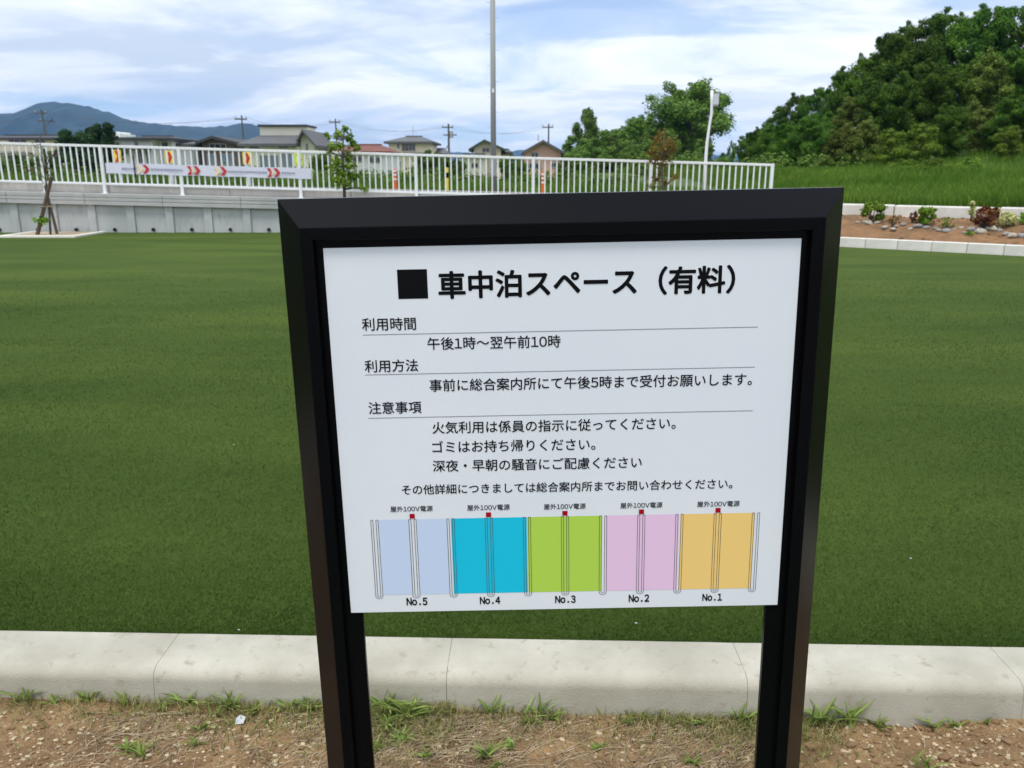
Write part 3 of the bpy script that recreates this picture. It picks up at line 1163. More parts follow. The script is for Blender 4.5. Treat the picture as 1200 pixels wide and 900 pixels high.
# orange road posts
for px_, py_, lab in ((462.5, 197.5, 'orange road delineator with white bands behind fence, below the cream house'),
                      (636.5, 201.5, 'orange road delineator with white bands behind fence, below the pink house')):
    Yc = FY + 0.9
    c = at(px_, py_, Yc)
    zb = ramp_z(c.x) + 0.16
    t = tag(empty('road_delineator', (c.x, Yc, zb)), lab, 'delineator', 'orange delineators behind the fence')
    h_ = c.z - zb
    MB().tube([(0, 0, 0), (0, 0, h_ - 0.03), (0, 0, h_)], [0.052, 0.042, 0.025], 12).build('tube', M['orange'], t, smooth=False)
    for q in (0.52, 0.70, 0.86):
        MB().tube([(0, 0, h_ * q), (0, 0, h_ * q + 0.045)], 0.0475, 12, cap=False).build('reflector_band', M['white_paint'], t)
    MB().tube([(0, 0, 0), (0, 0, 0.035)], [0.13, 0.10], 12).build('base', M['orange'], t)
# black and yellow marker
c = at(523.5, 190, FY + 0.8)
zb = ramp_z(c.x) + 0.16
t = tag(empty('striped_marker', (c.x, FY + 0.8, zb)), 'slim yellow and black striped marker post behind the fence', 'marker post')
h_ = c.z - zb
for q in range(6):
    MB().tube([(0, 0, h_ * q / 6), (0, 0, h_ * (q + 1) / 6)], 0.04, 10).build('band', M['yellow'] if q % 2 == 0 or q < 2 else M['black_metal'], t)

# ------------------------------------------------------------------ tall grey pole
PY_ = FY + 4.2
c = at(578.5, 222, PY_)
pole = tag(empty('utility_pole', (c.x, PY_, 0)), 'tall grey steel pole rising out of the picture behind the fence', 'pole')
zb = ramp_z(c.x)
MB().tube([(0, 0, zb - 0.2), (0, 0, 4.0), (0, 0, 8.6)], [0.083, 0.076, 0.066], 20).build('shaft', M['pole_steel'], pole, smooth=True)
MB().tube([(0, 0, zb + 0.6), (0, 0, zb + 1.15)], 0.0865, 20, cap=False).build('number_sleeve', mat('sleeve', (0.30, 0.31, 0.33), 0.5), pole)
for k in range(12):
    z = 2.7 + k * 0.42
    s = 1 if k % 2 else -1
    MB().tube([(s * 0.07, 0, z), (s * 0.17, 0, z), (s * 0.17, 0, z + 0.02)], 0.005, 6).build('step_bolt', M['pole_steel'], pole)
MB().box(-0.03, 0.03, -0.083, -0.077, 3.65, 3.76).build('plate', M['white_paint'], pole)
MB().box(-0.6, 0.6, -0.04, 0.04, 8.1, 8.18).build('cross_arm', M['pole_steel'], pole)

# white lamp post with a bend
LY = FY + 0.6
pts = [at(px_, py_, LY) for px_, py_ in ((825.5, 226), (826.5, 196), (828.3, 170), (831, 150), (833.8, 133), (834.3, 118), (834.3, 106))]
lamp = tag(empty('lamp_post', (pts[0].x, LY, 0)), 'white slightly bent lamp post with boxy lamp head behind the fence', 'lamp post')
off = Vector((pts[0].x, LY, 0))
lp = [p - off for p in pts]
lp[0].z = ramp_z(pts[0].x) + 0.1
MB().tube(lp, [0.052, 0.044, 0.036, 0.033, 0.033, 0.038, 0.038], 14).build('shaft', M['white_paint'], lamp, smooth=True)
h = at(839, 116, LY) - off
M['lamp_glass'] = mat('lamp_glass', (0.52, 0.54, 0.58), 0.25)
hd = MB().box(h.x - 0.07, h.x + 0.065, -0.065, 0.065, h.z - 0.15, h.z + 0.13).build('lamp_head', M['lamp_glass'], lamp, bevel=0.02, seg=2)
MB().box(h.x - 0.073, h.x + 0.068, -0.068, 0.068, h.z + 0.132, h.z + 0.148).build('lid', M['pole_steel'], hd)
MB().box(h.x - 0.06, h.x + 0.055, -0.055, 0.055, h.z - 0.175, h.z - 0.152).build('lamp_base', M['pole_steel'], hd)
MB().tube([(h.x + 0.03, 0, h.z + 0.17), (h.x + 0.03, 0, h.z + 0.25)], 0.025, 8).build('sensor', M['white_paint'], lamp)


# ------------------------------------------------------------------ leaf meshes
def leaf_mesh(name, centres, radii, n, size, m, seed=1, squash=1.0, droop=0.0, aspect=0.55, shell=0.55):
    """small bent leaves spread through a set of clumps"""
    g = np.random.default_rng(seed)
    C_ = np.array(centres, float)
    R_ = np.array(radii, float)
    w = R_ ** 2
    pick = g.choice(len(C_), n, p=w / w.sum())
    d = g.normal(size=(n, 3))
    d /= np.linalg.norm(d, axis=1)[:, None]
    rr = R_[pick] * (shell + (1 - shell) * g.uniform(0, 1, n) ** 0.7) * (1 + 0.18 * g.normal(size=n))
    P = C_[pick] + d * rr[:, None] * np.array([1, 1, squash])
    # leaf frames: mostly facing outward and up
    nrm = d + np.array([0, 0, 0.7]) + 0.7 * g.normal(size=(n, 3))
    nrm /= np.linalg.norm(nrm, axis=1)[:, None]
    t = g.normal(size=(n, 3)) + np.array([0, 0, -droop])
    t -= (t * nrm).sum(1)[:, None] * nrm
    t /= np.linalg.norm(t, axis=1)[:, None]
    b = np.cross(nrm, t)
    s = size * g.uniform(0.6, 1.4, n)[:, None]
    V = np.empty((n, 4, 3))
    V[:, 0] = P - t * s
    V[:, 1] = P + b * s * aspect - nrm * s * 0.12
    V[:, 2] = P + t * s
    V[:, 3] = P - b * s * aspect - nrm * s * 0.12
    me = bpy.data.meshes.new(name)
    me.vertices.add(n * 4)
    me.vertices.foreach_set('co', V.reshape(-1).astype(np.float32))
    me.loops.add(n * 4)
    me.loops.foreach_set('vertex_index', np.arange(n * 4, dtype=np.int32))
    me.polygons.add(n)
    me.polygons.foreach_set('loop_start', (np.arange(n) * 4).astype(np.int32))
    me.update(calc_edges=True)
    me.materials.append(m)
    return me


def tree_proto(name, h, spread, n_clumps, n_leaves, size, lm, seed, trunk_r=0.16, low=0.25, shape='round', squash=0.75, droop=0.0, bark=None):
    """trunk and limbs ending inside leaf clumps; returns (root, unit height h)"""
    g = random.Random(seed)
    root = empty(name)
    centres, radii = [], []
    limbs = MB()
    top = Vector((g.uniform(-.06, .06) * h, g.uniform(-.06, .06) * h, h * 0.82))
    tpts = [Vector((0, 0, -0.3)), Vector((0.02 * h * g.uniform(-1, 1), 0, h * 0.2)), Vector((0.04 * h * g.uniform(-1, 1), 0.02 * h, h * 0.5)), top]
    limbs.tube(tpts, [trunk_r * 1.25, trunk_r, trunk_r * 0.65, trunk_r * 0.15], 8)
    for k in range(n_clumps):
        t = low + (1 - low) * ((k + 0.5) / n_clumps) ** 0.85
        if shape == 'round':
            wd = spread * math.sin(math.pi * min(1, max(0.12, (t - low * 0.6) / (1.08 - low * 0.6)))) ** 0.6
        elif shape == 'cone':
            wd = spread * (1.05 - t) ** 0.8
        elif shape == 'column':
            wd = spread * (0.75 + 0.25 * math.sin(t * 7))
        else:
            wd = spread
        a = k * 2.39996 + g.uniform(-.4, .4)
        r_ = wd * g.uniform(0.25, 0.9)
        c = Vector((math.cos(a) * r_, math.sin(a) * r_, h * t * 0.95))
        cr = spread * g.uniform(0.16, 0.40) * (0.65 if t > 0.88 and shape != 'cone' else 1)
        if shape == 'cone':
            cr *= max(0.30, 1.9 * (1.06 - t))
        centres.append(tuple(c))
        radii.append(cr)
        if k % 2 == 0:
            s = tpts[1].lerp(tpts[3], max(0.0, t - 0.25))
            mid = s.lerp(c, 0.5) + Vector((0, 0, 0.03 * h))
            limbs.tube([s, mid, c], [trunk_r * 0.42, trunk_r * 0.25, trunk_r * 0.08], 5, cap=False)
        # smaller twigs of leaves at the rim, for an uneven outline
        for q in range(3):
            dd = Vector((g.gauss(0, 1), g.gauss(0, 1), g.gauss(0.2, 0.8))).normalized()
            centres.append(tuple(c + dd * cr * 1.12))
            radii.append(cr * g.uniform(0.2, 0.6))
    limbs.build('trunk', bark or M['bark'], root, smooth=True)
    me = leaf_mesh('crown', centres, radii, n_leaves, size, lm, seed, squash, droop)
    link('crown', me, None, root)
    return root


def place(proto_used, proto, loc, scale, rz, label, cat='tree', group=None, sz=None):
    o = proto if not proto_used[0] else copy_tree(proto)
    proto_used[0] = True
    o.location = loc
    o.rotation_euler = (0, 0, rz)
    o.scale = (scale, scale, sz or scale)
    if 'group' in o:
        del o['group']
    return tag(o, label, cat, group)


L_wood = leafmat('leaf_wood', (0.026, 0.074, 0.009), (0.108, 0.205, 0.021), 0.5, 0.3, scale=0.55)
L_wood2 = leafmat('leaf_wood_olive', (0.075, 0.115, 0.018), (0.165, 0.215, 0.040), 0.5, 0.3, scale=0.5)
L_bright = leafmat('leaf_bright', (0.095, 0.180, 0.016), (0.190, 0.300, 0.036), 0.5, 0.3, scale=0.8)
L_willow = leafmat('leaf_willow', (0.085, 0.170, 0.028), (0.175, 0.290, 0.058), 0.5, 0.35, scale=0.7)
L_dark = leafmat('leaf_conifer', (0.014, 0.036, 0.012), (0.034, 0.070, 0.020), 0.6, 0.1, scale=0.8)
L_red = leafmat('leaf_red', (0.17, 0.075, 0.015), (0.17, 0.160, 0.030), 0.55, 0.25, scale=4)
L_sap = leafmat('leaf_sapling', (0.120, 0.230, 0.020), (0.210, 0.340, 0.045), 0.5, 0.35, scale=3)

# the wood on the slope at right
protoA = tree_proto('broadleaf_tree', 9.0, 3.6, 24, 38000, 0.10, L_wood, 21, 0.17, 0.12)
protoB = tree_proto('broadleaf_tree', 8.0, 3.1, 20, 32000, 0.10, L_wood, 22, 0.15, 0.10)
protoC = tree_proto('broadleaf_tree', 7.0, 3.0, 18, 28000, 0.095, L_wood2, 23, 0.13, 0.08)
protoD = tree_proto('broadleaf_tree', 5.0, 2.2, 18, 18000, 0.085, L_bright, 24, 0.09, 0.06)
used = {k: [False] for k in 'ABCDEFGH'}
PR = {'A': protoA, 'B': protoB, 'C': protoC, 'D': protoD}
PHT = {'A': 9.0, 'B': 8.0, 'C': 7.0, 'D': 5.0}
G_WOOD = 'trees of the wood on the slope'


def wood_tree(px_, ytop, Y, kind, label, wide=1.0):
    t = at(px_, ytop, Y)
    zb = ground_z(t.x, Y)
    s = max(0.3, (t.z - zb) / (PHT[kind] * 0.96))
    place(used[kind], PR[kind], (t.x, Y, zb - 0.1), s * wide, random.uniform(0, 6.28), label, 'tree', G_WOOD, sz=s)


crest = [(874, 172, 70), (893, 150, 66), (915, 128, 62), (938, 112, 60), (966, 100, 58), (992, 84, 56), (1018, 62, 55), (1046, 42, 54), (1076, 24, 54), (1106, 19, 54),
         (1137, 14, 53), (1168, 9, 52), (1200, 3, 52), (1236, 0, 52), (1275, -6, 52), (1320, -6, 54)]
for k, (a, b, Y) in enumerate(crest):
    wood_tree(a, b, Y, 'AB'[k % 2], 'tree on the skyline of the wood on the slope, ' + nth(k), 0.85)
mid = [(884, 168, 54), (905, 160, 50), (935, 140, 48), (968, 128, 47), (1002, 112, 46), (1035, 98, 45), (1066, 82, 45), (1098, 74, 44), (1130, 70, 44), (1162, 62, 43), (1196, 58, 43), (1232, 50, 43), (1270, 50, 43)]
for k, (a, b, Y) in enumerate(mid):
    wood_tree(a, b, Y, 'BABAC'[k % 5], 'dark tree halfway up the wood, ' + nth(k) + ' of that tier', 0.9)
front = [(918, 168, 41, 'B', 'dark low tree at the left foot of the wood above the meadow'),
         (950, 158, 40, 'A', 'mid green tree at the wood foot, next to the leftmost one'),
         (985, 150, 39, 'C', 'olive green tree at the wood foot, right of the sign edge'),
         (1014, 138, 39, 'C', 'olive green tree with pale twigs in front of the dark wood'),
         (1048, 150, 37, 'D', 'bright green young tree at the wood edge, left one'),
         (1085, 144, 37, 'D', 'bright green young tree at the wood edge, right one'),
         (1118, 128, 38, 'B', 'dark shady tree at wood foot between bright young trees'),
         (1150, 135, 38, 'C', 'olive tree at the wood foot above the reddish plant'),
         (1182, 120, 37, 'B', 'dark tree at the wood foot near the right picture edge'),
         (1180, 178, 35, 'D', 'bright green bushy tree at the meadow edge, far right'),
         (1215, 130, 37, 'A', 'dark tree at the wood foot cut by the right picture edge')]
for a, b, Y, kd, lab in front:
    wood_tree(a, b, Y, kd, lab)

# shrubs in front of the wood
shrub_p = tree_proto('shrub', 2.2, 1.3, 12, 7000, 0.06, L_bright, 31, 0.03, 0.05)
su = [False]
for k, (a, b, Y, sc_, lab) in enumerate([(1096, 196, 31, 1.0, 'bright green shrub at the meadow edge below the young trees'),
                                         (1060, 200, 32, 0.9, 'low green shrub at the meadow edge, left of the brightest one'),
                                         (1135, 205, 31, 0.8, 'small green shrub at the meadow edge, right of the brightest one')]):
    t = at(a, b, Y)
    zb = ground_z(t.x, Y)
    s = (t.z - zb) / 2.2
    place(su, shrub_p, (t.x, Y, zb), max(0.35, s) * 1.2, k * 1.3, lab, 'shrub', 'shrubs at the edge of the wood', sz=max(0.3, s))

# willows behind the right part of the fence
wil = tree_proto('willow_tree', 11.0, 3.9, 24, 24000, 0.13, L_willow, 41, 0.26, 0.26, squash=0.9, droop=1.5)
wil2 = tree_proto('willow_tree', 7.0, 3.0, 22, 20000, 0.12, L_willow, 42, 0.14, 0.04, squash=0.85, droop=1.0)
wu, wu2 = [False], [False]


def will(p, usd, hh, px_, ytop, Y, lab, wide=1.0, rz=0.0):
    t = at(px_, ytop, Y)
    zb = ground_z(t.x, Y)
    s = (t.z - zb) / hh
    place(usd, p, (t.x, Y, zb - 0.1), s * wide, rz, lab, 'tree', 'willows behind the fence', sz=s)


will(wil, wu, 11.0, 812, 90, 78, 'tallest willow with open crown behind the white lamp post', 1.35, 0.7)
for px_, yt, Y_, wd, rz_, lab_ in ((703, 160, 86, 1.3, 0.2, 'low willow filling the gap behind the two left ones'), (729, 150, 88, 1.2, 1.2, 'low willow behind the middle of the group'),
                                   (756, 140, 86, 1.1, 2.2, 'willow behind and between the two middle crowns'), (795, 140, 90, 1.2, 3.2, 'willow half hidden behind the tallest one'),
                                   (740, 168, 68, 1.6, 4.4, 'lowest broad willow in front of the middle crowns'), (690, 172, 70, 1.5, 5.4, 'lowest broad willow at the left front of the group'),
                                   (850, 182, 66, 1.4, 0.9, 'low broad willow below the gap before the wood'), (812, 175, 66, 1.3, 1.9, 'low willow below the tallest one')):
    will(wil2, wu2, 7.0, px_, yt, Y_, lab_, wd, rz_)
will(wil2, wu2, 7.0, 691, 126, 84, 'narrow pointed willow at the left end of the group', 0.62, 1.0)
will(wil2, wu2, 7.0, 680, 158, 80, 'low rounded willow at the left foot of the group', 1.15, 2.0)
will(wil2, wu2, 7.0, 716, 152, 76, 'low willow between the narrow one and the middle ones', 1.25, 3.0)
will(wil2, wu2, 7.0, 742, 138, 78, 'middle willow with a rounded crown left of the tallest', 1.1, 4.0)
will(wil2, wu2, 7.0, 768, 128, 82, 'willow directly left of the tallest one', 0.95, 5.0)
will(wil2, wu2, 7.0, 784, 150, 72, 'willow behind the reddish young tree', 0.7, 0.4)
will(wil2, wu2, 7.0, 826, 162, 70, 'low willow at the foot of the lamp post', 0.9, 1.7)
will(wil2, wu2, 7.0, 859, 164, 84, 'thin sparse willow in the gap before the wood', 0.32, 2.6)
will(wil2, wu2, 7.0, 848, 178, 80, 'lowest small willow in the gap before the wood', 0.7, 3.4)

# conifers at left, hedge and bushes near the houses
con = tree_proto('pine_tree', 6.0, 2.0, 30, 30000, 0.085, L_dark, 51, 0.14, 0.05, squash=0.9)
cu = [False]
for px_, yt, Y, wd, lab in ((119, 144, 62, 0.85, 'dark evergreen tree in front of the mountain, tallest of three'),
                            (106, 149, 64, 0.8, 'dark evergreen tree in front of the mountain, middle of three'),
                            (86, 153, 60, 1.3, 'broad dark green pine, leftmost of three evergreens before the mountain')):
    t = at(px_, yt, Y)
    zb = ground_z(t.x, Y)
    s = (t.z - zb) / 6.0
    place(cu, con, (t.x, Y, zb), s * wd, px_ * 0.1, lab, 'tree', 'evergreens before the mountain', sz=s)

L_bush = leafmat('leaf_bush', (0.053, 0.119, 0.016), (0.106, 0.189, 0.027), 0.5, 0.2, scale=0.8)
bush = tree_proto('garden_bush', 2.0, 1.5, 12, 7000, 0.075, L_bush, 61, 0.04, 0.02)
bu = [False]
bl = [(500, 178, 62, 'rounded green bush right of the cream two-storey house', 1.7), (514, 181, 60, 'smaller green bush beside the small grey roof', 1.3),
      (382, 178, 55, 'green bush behind the leafy sapling', 1.4), (600, 183, 66, 'dark bush right of the cream gabled house', 1.5),
      (608, 188, 60, 'low bush left of the pink house', 1.3), (665, 184, 62, 'green bush right of the pink house', 1.4),
      (535, 186, 58, 'low bush between the pole and the small grey roof', 1.2), (130, 190, 50, 'low bush below the white house', 1.5),
      (60, 178, 52, 'bush in front of the long cream house', 1.6), (22, 184, 48, 'low bush in front of the long cream house', 1.5)]
for k, (px_, yt, Y, lab, wd) in enumerate(bl):
    t = at(px_, yt, Y)
    zb = ground_z(t.x, Y)
    s = max(0.3, (t.z - zb) / 2.0)
    place(bu, bush, (t.x, Y, zb), s * wd * 0.6, k * 1.1, lab, 'bush', 'bushes among the houses', sz=s)

# a low hedge line behind the road: uncountable greenery
g = random.Random(5)
cc, rr_ = [], []
for k in range(170):
    px_ = -60 + k * 6.3
    Y = 40 + g.uniform(-3, 5)
    t = at(px_, 199, Y)
    hh = g.uniform(0.5, 1.1)
    cc.append((t.x, Y, ground_z(t.x, Y) + hh * 0.45))
    rr_.append(hh * 0.75)
me = leaf_mesh('hedge', cc, rr_, 52000, 0.075, L_bush, 71, 0.75)
tag(link('hedgerow', me, None), 'low green undergrowth behind the road, below the houses', 'undergrowth', kind='stuff')


# tall meadow grass
def meadow_sampler(g, n):
    P_, S_ = [], []
    while len(P_) < n:
        Y = 17 + 38 * g.uniform() ** 1.7
        x = g.uniform(-0.9, 0.78) * Y
        d = kdist(x, Y)
        if x < 6.9 and Y < 25.6:
            continue
        if x < 6.5 and (Y < 26):
            continue
        if d < 2.55 and x >= 6.5:
            continue
        if x < 3 and g.uniform() < 0.55:
            continue
        if mnoise.noise(Vector((x * 0.5, Y * 0.5, 3.0))) < -0.25 and g.uniform() < 0.5:
            continue
        P_.append((x, Y, ground_z(x, Y)))
        S_.append(0.8 + 0.5 * (mnoise.noise(Vector((x * 0.35, Y * 0.35, 7.0))) + 0.3) + 0.012 * (Y - 17))
    return np.array(P_), np.clip(np.array(S_), 0.35, 2.2)


M['meadow'] = leafmat('meadow', (0.060, 0.140, 0.012), (0.118, 0.205, 0.026), 0.6, 0.3, scale=0.35)
blades('meadow_grass', 190000, meadow_sampler, M['meadow'], 0.34, 0.013, 0.8, 'tall bright green meadow grass between bed, fence and wood', tri=False, seed=8)

# ------------------------------------------------------------------ planting bed with kerbs, stones and plants at right
fk = tag(empty('far_kerb', (KX0, KY0, 0), math.atan2(kdir.y, kdir.x)), 'pale kerb of short blocks between turf and planting bed', kind='structure')
pa, pb = on(1118, 296, 0.1), on(1158, 298, 0.1)
BL = 0.60
nb_ = int((Vector((KX1 - KX0, KY1 - KY0, 0)).length) / BL)
kb = MB().box(0.004, BL - 0.004, 0, 0.15, -0.1, 0.185).build('kerb_block', M['kerb_pale'], fk, bevel=0.008, seg=1)
for k in range(1, nb_):
    o = kb.copy()
    COL.objects.link(o)
    o.location = (k * BL, 0, 0)
    o.parent = fk
M['bed_soil'] = mat('bed_soil', (0.12, 0.062, 0.025), 0.95, color2=(0.24, 0.125, 0.050), scale=2.5, bump=1.0, bump_scale=18, var2=(9, (0.085, 0.06, 0.028), 0.50, 0.72))
bv, bf = [], []
NB1, NB2 = 150, 16
BLEN = 18.9
for i in range(NB1 + 1):
    for j in range(NB2 + 1):
        s = i / NB1 * BLEN
        d = 0.15 + 2.2 * j / NB2
        p = Vector((KX0, KY0, 0)) + kdir * s + knor * d
        bv.append((p.x, p.y, bed_z(d, p.x, p.y) + 0.035 * fbm(p.x, p.y, 1.6, 5, 3.0) + 0.004))
for i in range(NB1):
    for j in range(NB2):
        a = i * (NB2 + 1) + j
        bf.append((a, a + NB2 + 1, a + NB2 + 2, a + 1))
tag(meshobj('planting_bed', bv, bf, M['bed_soil'], smooth=True), 'sloping reddish brown soil bed behind the far kerb', kind='structure')
V, F = [], []
g = random.Random(15)
cl = [lump(k + 31, 1, 0.7, 0.35) for k in range(5)]
for k in range(1500):
    s_ = g.uniform(0, 18)
    d_ = g.uniform(0.2, 2.15)
    p = Vector((KX0, KY0, 0)) + kdir * s_ + knor * d_
    if mnoise.noise(Vector((p.x * 0.9, p.y * 0.9, 8.0))) < -0.05:
        continue
    z_ = bed_z(d_, p.x, p.y) + 0.035 * fbm(p.x, p.y, 1.6, 5, 3.0)
    r0 = 0.012 + 0.045 * g.random() ** 3
    vs, fs = g.choice(cl)
    o_n = len(V)
    V += [(p.x + a * r0, p.y + b * r0, z_ + c * r0 + r0 * 0.3) for a, b, c in vs]
    F += [tuple(i + o_n for i in q) for q in fs]
tag(meshobj('bed_clods', V, F, M['bed_soil']), 'loose clods of brown earth on the planting bed', 'soil', kind='stuff')
# upper edging: long pale concrete blocks
ue = tag(empty('upper_kerb', (KX0, KY0, 0), math.atan2(kdir.y, kdir.x)), 'long pale concrete edging along the top of the planting bed', kind='structure')
s = 3.2
gk = random.Random(3)
while s < 18.5:
    ln = 1.98
    zo = gk.uniform(-0.015, 0.02)
    MB().box(s, s + ln, 2.22, 2.42, 0.35, 0.76 + zo).build('edging_block', M['kerb_pale'], ue, bevel=0.03, seg=2)
    s += 2.0
# stones
g = random.Random(77)
stone_me = []
for k in range(6):
    vs, fs = lump(80 + k, 2, 0.62, 0.30)
    me = bpy.data.meshes.new('stone')
    me.from_pydata(vs, [], fs)
    me.shade_smooth()
    stone_me.append(me)
ms_a = mat('stone_pale', (0.26, 0.235, 0.19), 0.9, color2=(0.45, 0.41, 0.34), scale=2.5, bump=0.6, bump_scale=6)
ms_b = mat('stone_grey', (0.17, 0.165, 0.16), 0.9, color2=(0.30, 0.29, 0.275), scale=2.5, bump=0.6, bump_scale=6)
for me in stone_me[:3]:
    me.materials.append(ms_a)
for me in stone_me[3:]:
    me.materials.append(ms_b)
stone_px = [(1005, 262, .16), (1017, 263, .22), (1028, 262, .15), (1036, 268, .18), (1046, 270, .17), (1059, 264, .14), (1050, 266, .12), (1076, 267, .21), (1085, 268, .16), (1096, 269, .13),
            (1100, 271, .15), (1109, 272, .20), (1118, 270, .12), (1126, 268, .13), (1138, 271, .24), (1149, 273, .24), (1162, 270, .22), (1171, 271, .14), (1178, 276, .18), (1186, 278, .22), (1198, 278, .20),
            (1067, 269, .12), (1130, 274, .12), (1155, 267, .14), (1210, 280, .2), (1225, 280, .22)]
stone_n = [0, 0]
for k, (px_, py_, s) in enumerate(sorted(stone_px)):
    r_ = ray(px_, py_)
    # walk along the ray to the bed surface
    t = 10.0
    while t < 30:
        p = Vector((0, 0, EYE)) + r_ * t
        d = kdist(p.x, p.y)
        if p.z < bed_z(d, p.x, p.y):
            break
        t += 0.02
    q = g.randrange(6)
    o = bpy.data.objects.new('stone', stone_me[q])
    COL.objects.link(o)
    o.location = (p.x, p.y, p.z + s * 0.12)
    o.scale = (s * 0.50, s * 0.42, s * 0.40)
    o.rotation_euler = (g.uniform(-.2, .2), g.uniform(-.2, .2), g.uniform(0, 6.28))
    kind_ = 0 if q < 3 else 1
    tag(o, ('pale rounded stone in the planting bed, ' if q < 3 else 'dark grey rounded stone in the planting bed, ') + nth(stone_n[kind_]) + ' of its colour', 'stone', 'stones laid in the planting bed')
    stone_n[kind_] += 1


def bed_hit(px_, py_):
    r_ = ray(px_, py_)
    t = 10.0
    p = None
    while t < 30:
        p = Vector((0, 0, EYE)) + r_ * t
        if p.z < bed_z(kdist(p.x, p.y), p.x, p.y):
            break
        t += 0.02
    return p


def clump_plant(px_, py_, w_px, h_px, lm, lab, nm='shrub', cat='shrub', leaf=0.03, nl=1400, seed=1, sparse=1.0):
    p = bed_hit(px_, py_)
    w = w_px / FPX * p.y * 0.5
    h = h_px / FPX * p.y
    g = random.Random(seed)
    root = tag(empty(nm, p), lab, cat)
    cs, rs = [], []
    mb = MB()
    for k in range(14):
        a = g.uniform(0, 6.28)
        t = g.uniform(0.25, 0.95)
        r_ = w * 0.75 * g.random() ** 0.6
        c = Vector((math.cos(a) * r_, math.sin(a) * r_, h * t * (1 - 0.3 * (r_ / w) ** 2)))
        cs.append(tuple(c))
        rs.append(w * g.uniform(0.18, 0.36) * sparse)
        mb.tube([(0, 0, -0.03), (c.x * 0.4, c.y * 0.4, c.z * 0.5), tuple(c)], [0.008, 0.006, 0.003], 4, cap=False)
    mb.build('stem', M['bark'], root)
    link('foliage', leaf_mesh('foliage', cs, rs, nl, leaf, lm, seed, 0.9), None, root)
    return root


L_yel = leafmat('leaf_yellow', (0.35, 0.36, 0.12), (0.50, 0.50, 0.25), 0.6, 0.3, scale=6)
L_mar = leafmat('leaf_maroon', (0.10, 0.030, 0.018), (0.24, 0.12, 0.04), 0.5, 0.2, scale=6)
clump_plant(1022, 261, 28, 24, L_sap, 'bushy bright green shrub in the bed just right of the sign', leaf=0.028, nl=1900, seed=2)
clump_plant(1085, 264, 26, 21, L_sap, 'bushy green shrub in the middle of the planting bed', leaf=0.028, nl=1500, seed=3)
clump_plant(1069, 262, 9, 17, L_mar, 'thin reddish plant beside the middle green shrub', 'seedling', 'plant', 0.03, 130, 4)
clump_plant(1152, 269, 34, 26, L_mar, 'maroon leafy plant with yellow tips in the bed', 'bedding_plant', 'plant', 0.045, 330, 5)
clump_plant(1160, 262, 24, 22, L_red, 'orange brown leafy plant behind the maroon one', 'bedding_plant', 'plant', 0.04, 420, 6, 0.8)
clump_plant(1138, 258, 9, 24, L_yel, 'pale yellow pointed leaves standing at left of the maroon plant', 'bedding_plant', 'plant', 0.05, 90, 7, 0.7)
clump_plant(1180, 266, 36, 14, L_yel, 'pale yellow low plant at right of the maroon one', 'bedding_plant', 'plant', 0.035, 520, 8)
clump_plant(1200, 262, 18, 12, L_sap, 'small green plant at the right end of the bed', 'bedding_plant', 'plant', 0.03, 260, 9)
clump_plant(1110, 268, 18, 14, L_sap, 'sparse low green plant between the stones', 'bedding_plant', 'plant', 0.02, 200, 10, 0.7)
clump_plant(1046, 266, 16, 12, L_red, 'sparse brownish plant between the stones', 'bedding_plant', 'plant', 0.02, 160, 11, 0.7)
clump_plant(1003, 242, 30, 10, L_bright, 'low bright weed clump above the upper edging, beside the sign', 'weed_clump', 'weed', 0.04, 500, 12)
clump_plant(1135, 277, 12, 6, L_sap, 'tiny green plant among the stones near the turf', 'bedding_plant', 'plant', 0.018, 140, 13, 0.7)

# ------------------------------------------------------------------ young trees
# leafy sapling in front of the wall
def sapling(px_, Y, zb, clumps, lm, lab, leaf, nl, seed, nm='sapling', trunk=None, tr=0.02, stake=None, bark=None):
    b = at(px_, 222, Y)
    root = tag(empty(nm, (b.x, Y, zb)), lab, 'tree')
    cs, rs = [], []
    mb = MB()
    tp_ = [Vector((0, 0, -0.1))] + [at(a, c, Y) - Vector((b.x, Y, zb)) for a, c in trunk]
    rad = [tr * (1 - 0.75 * k / (len(tp_) - 1)) for k in range(len(tp_))]
    mb.tube(tp_, rad, 7)
    g = random.Random(seed)
    for (a, c, r_) in clumps:
        p = at(a, c, Y) - Vector((b.x, Y, zb)) + Vector((0, g.uniform(-0.25, 0.25), 0))
        cs.append(tuple(p))
        rs.append(r_ / FPX * Y)
        near = min(tp_[1:], key=lambda q: (q - p).length + (0.3 if q.z > p.z else 0))
        mb.tube([near, near.lerp(p, 0.5) + Vector((0, 0, 0.02)), p], [tr * 0.35, tr * 0.25, 0.003], 4, cap=False)
    mb.build('trunk', bark or M['bark'], root, smooth=True)
    link('crown', leaf_mesh('crown', cs, rs, nl, leaf, lm, seed, 0.9, shell=0.1), None, root)
    return root


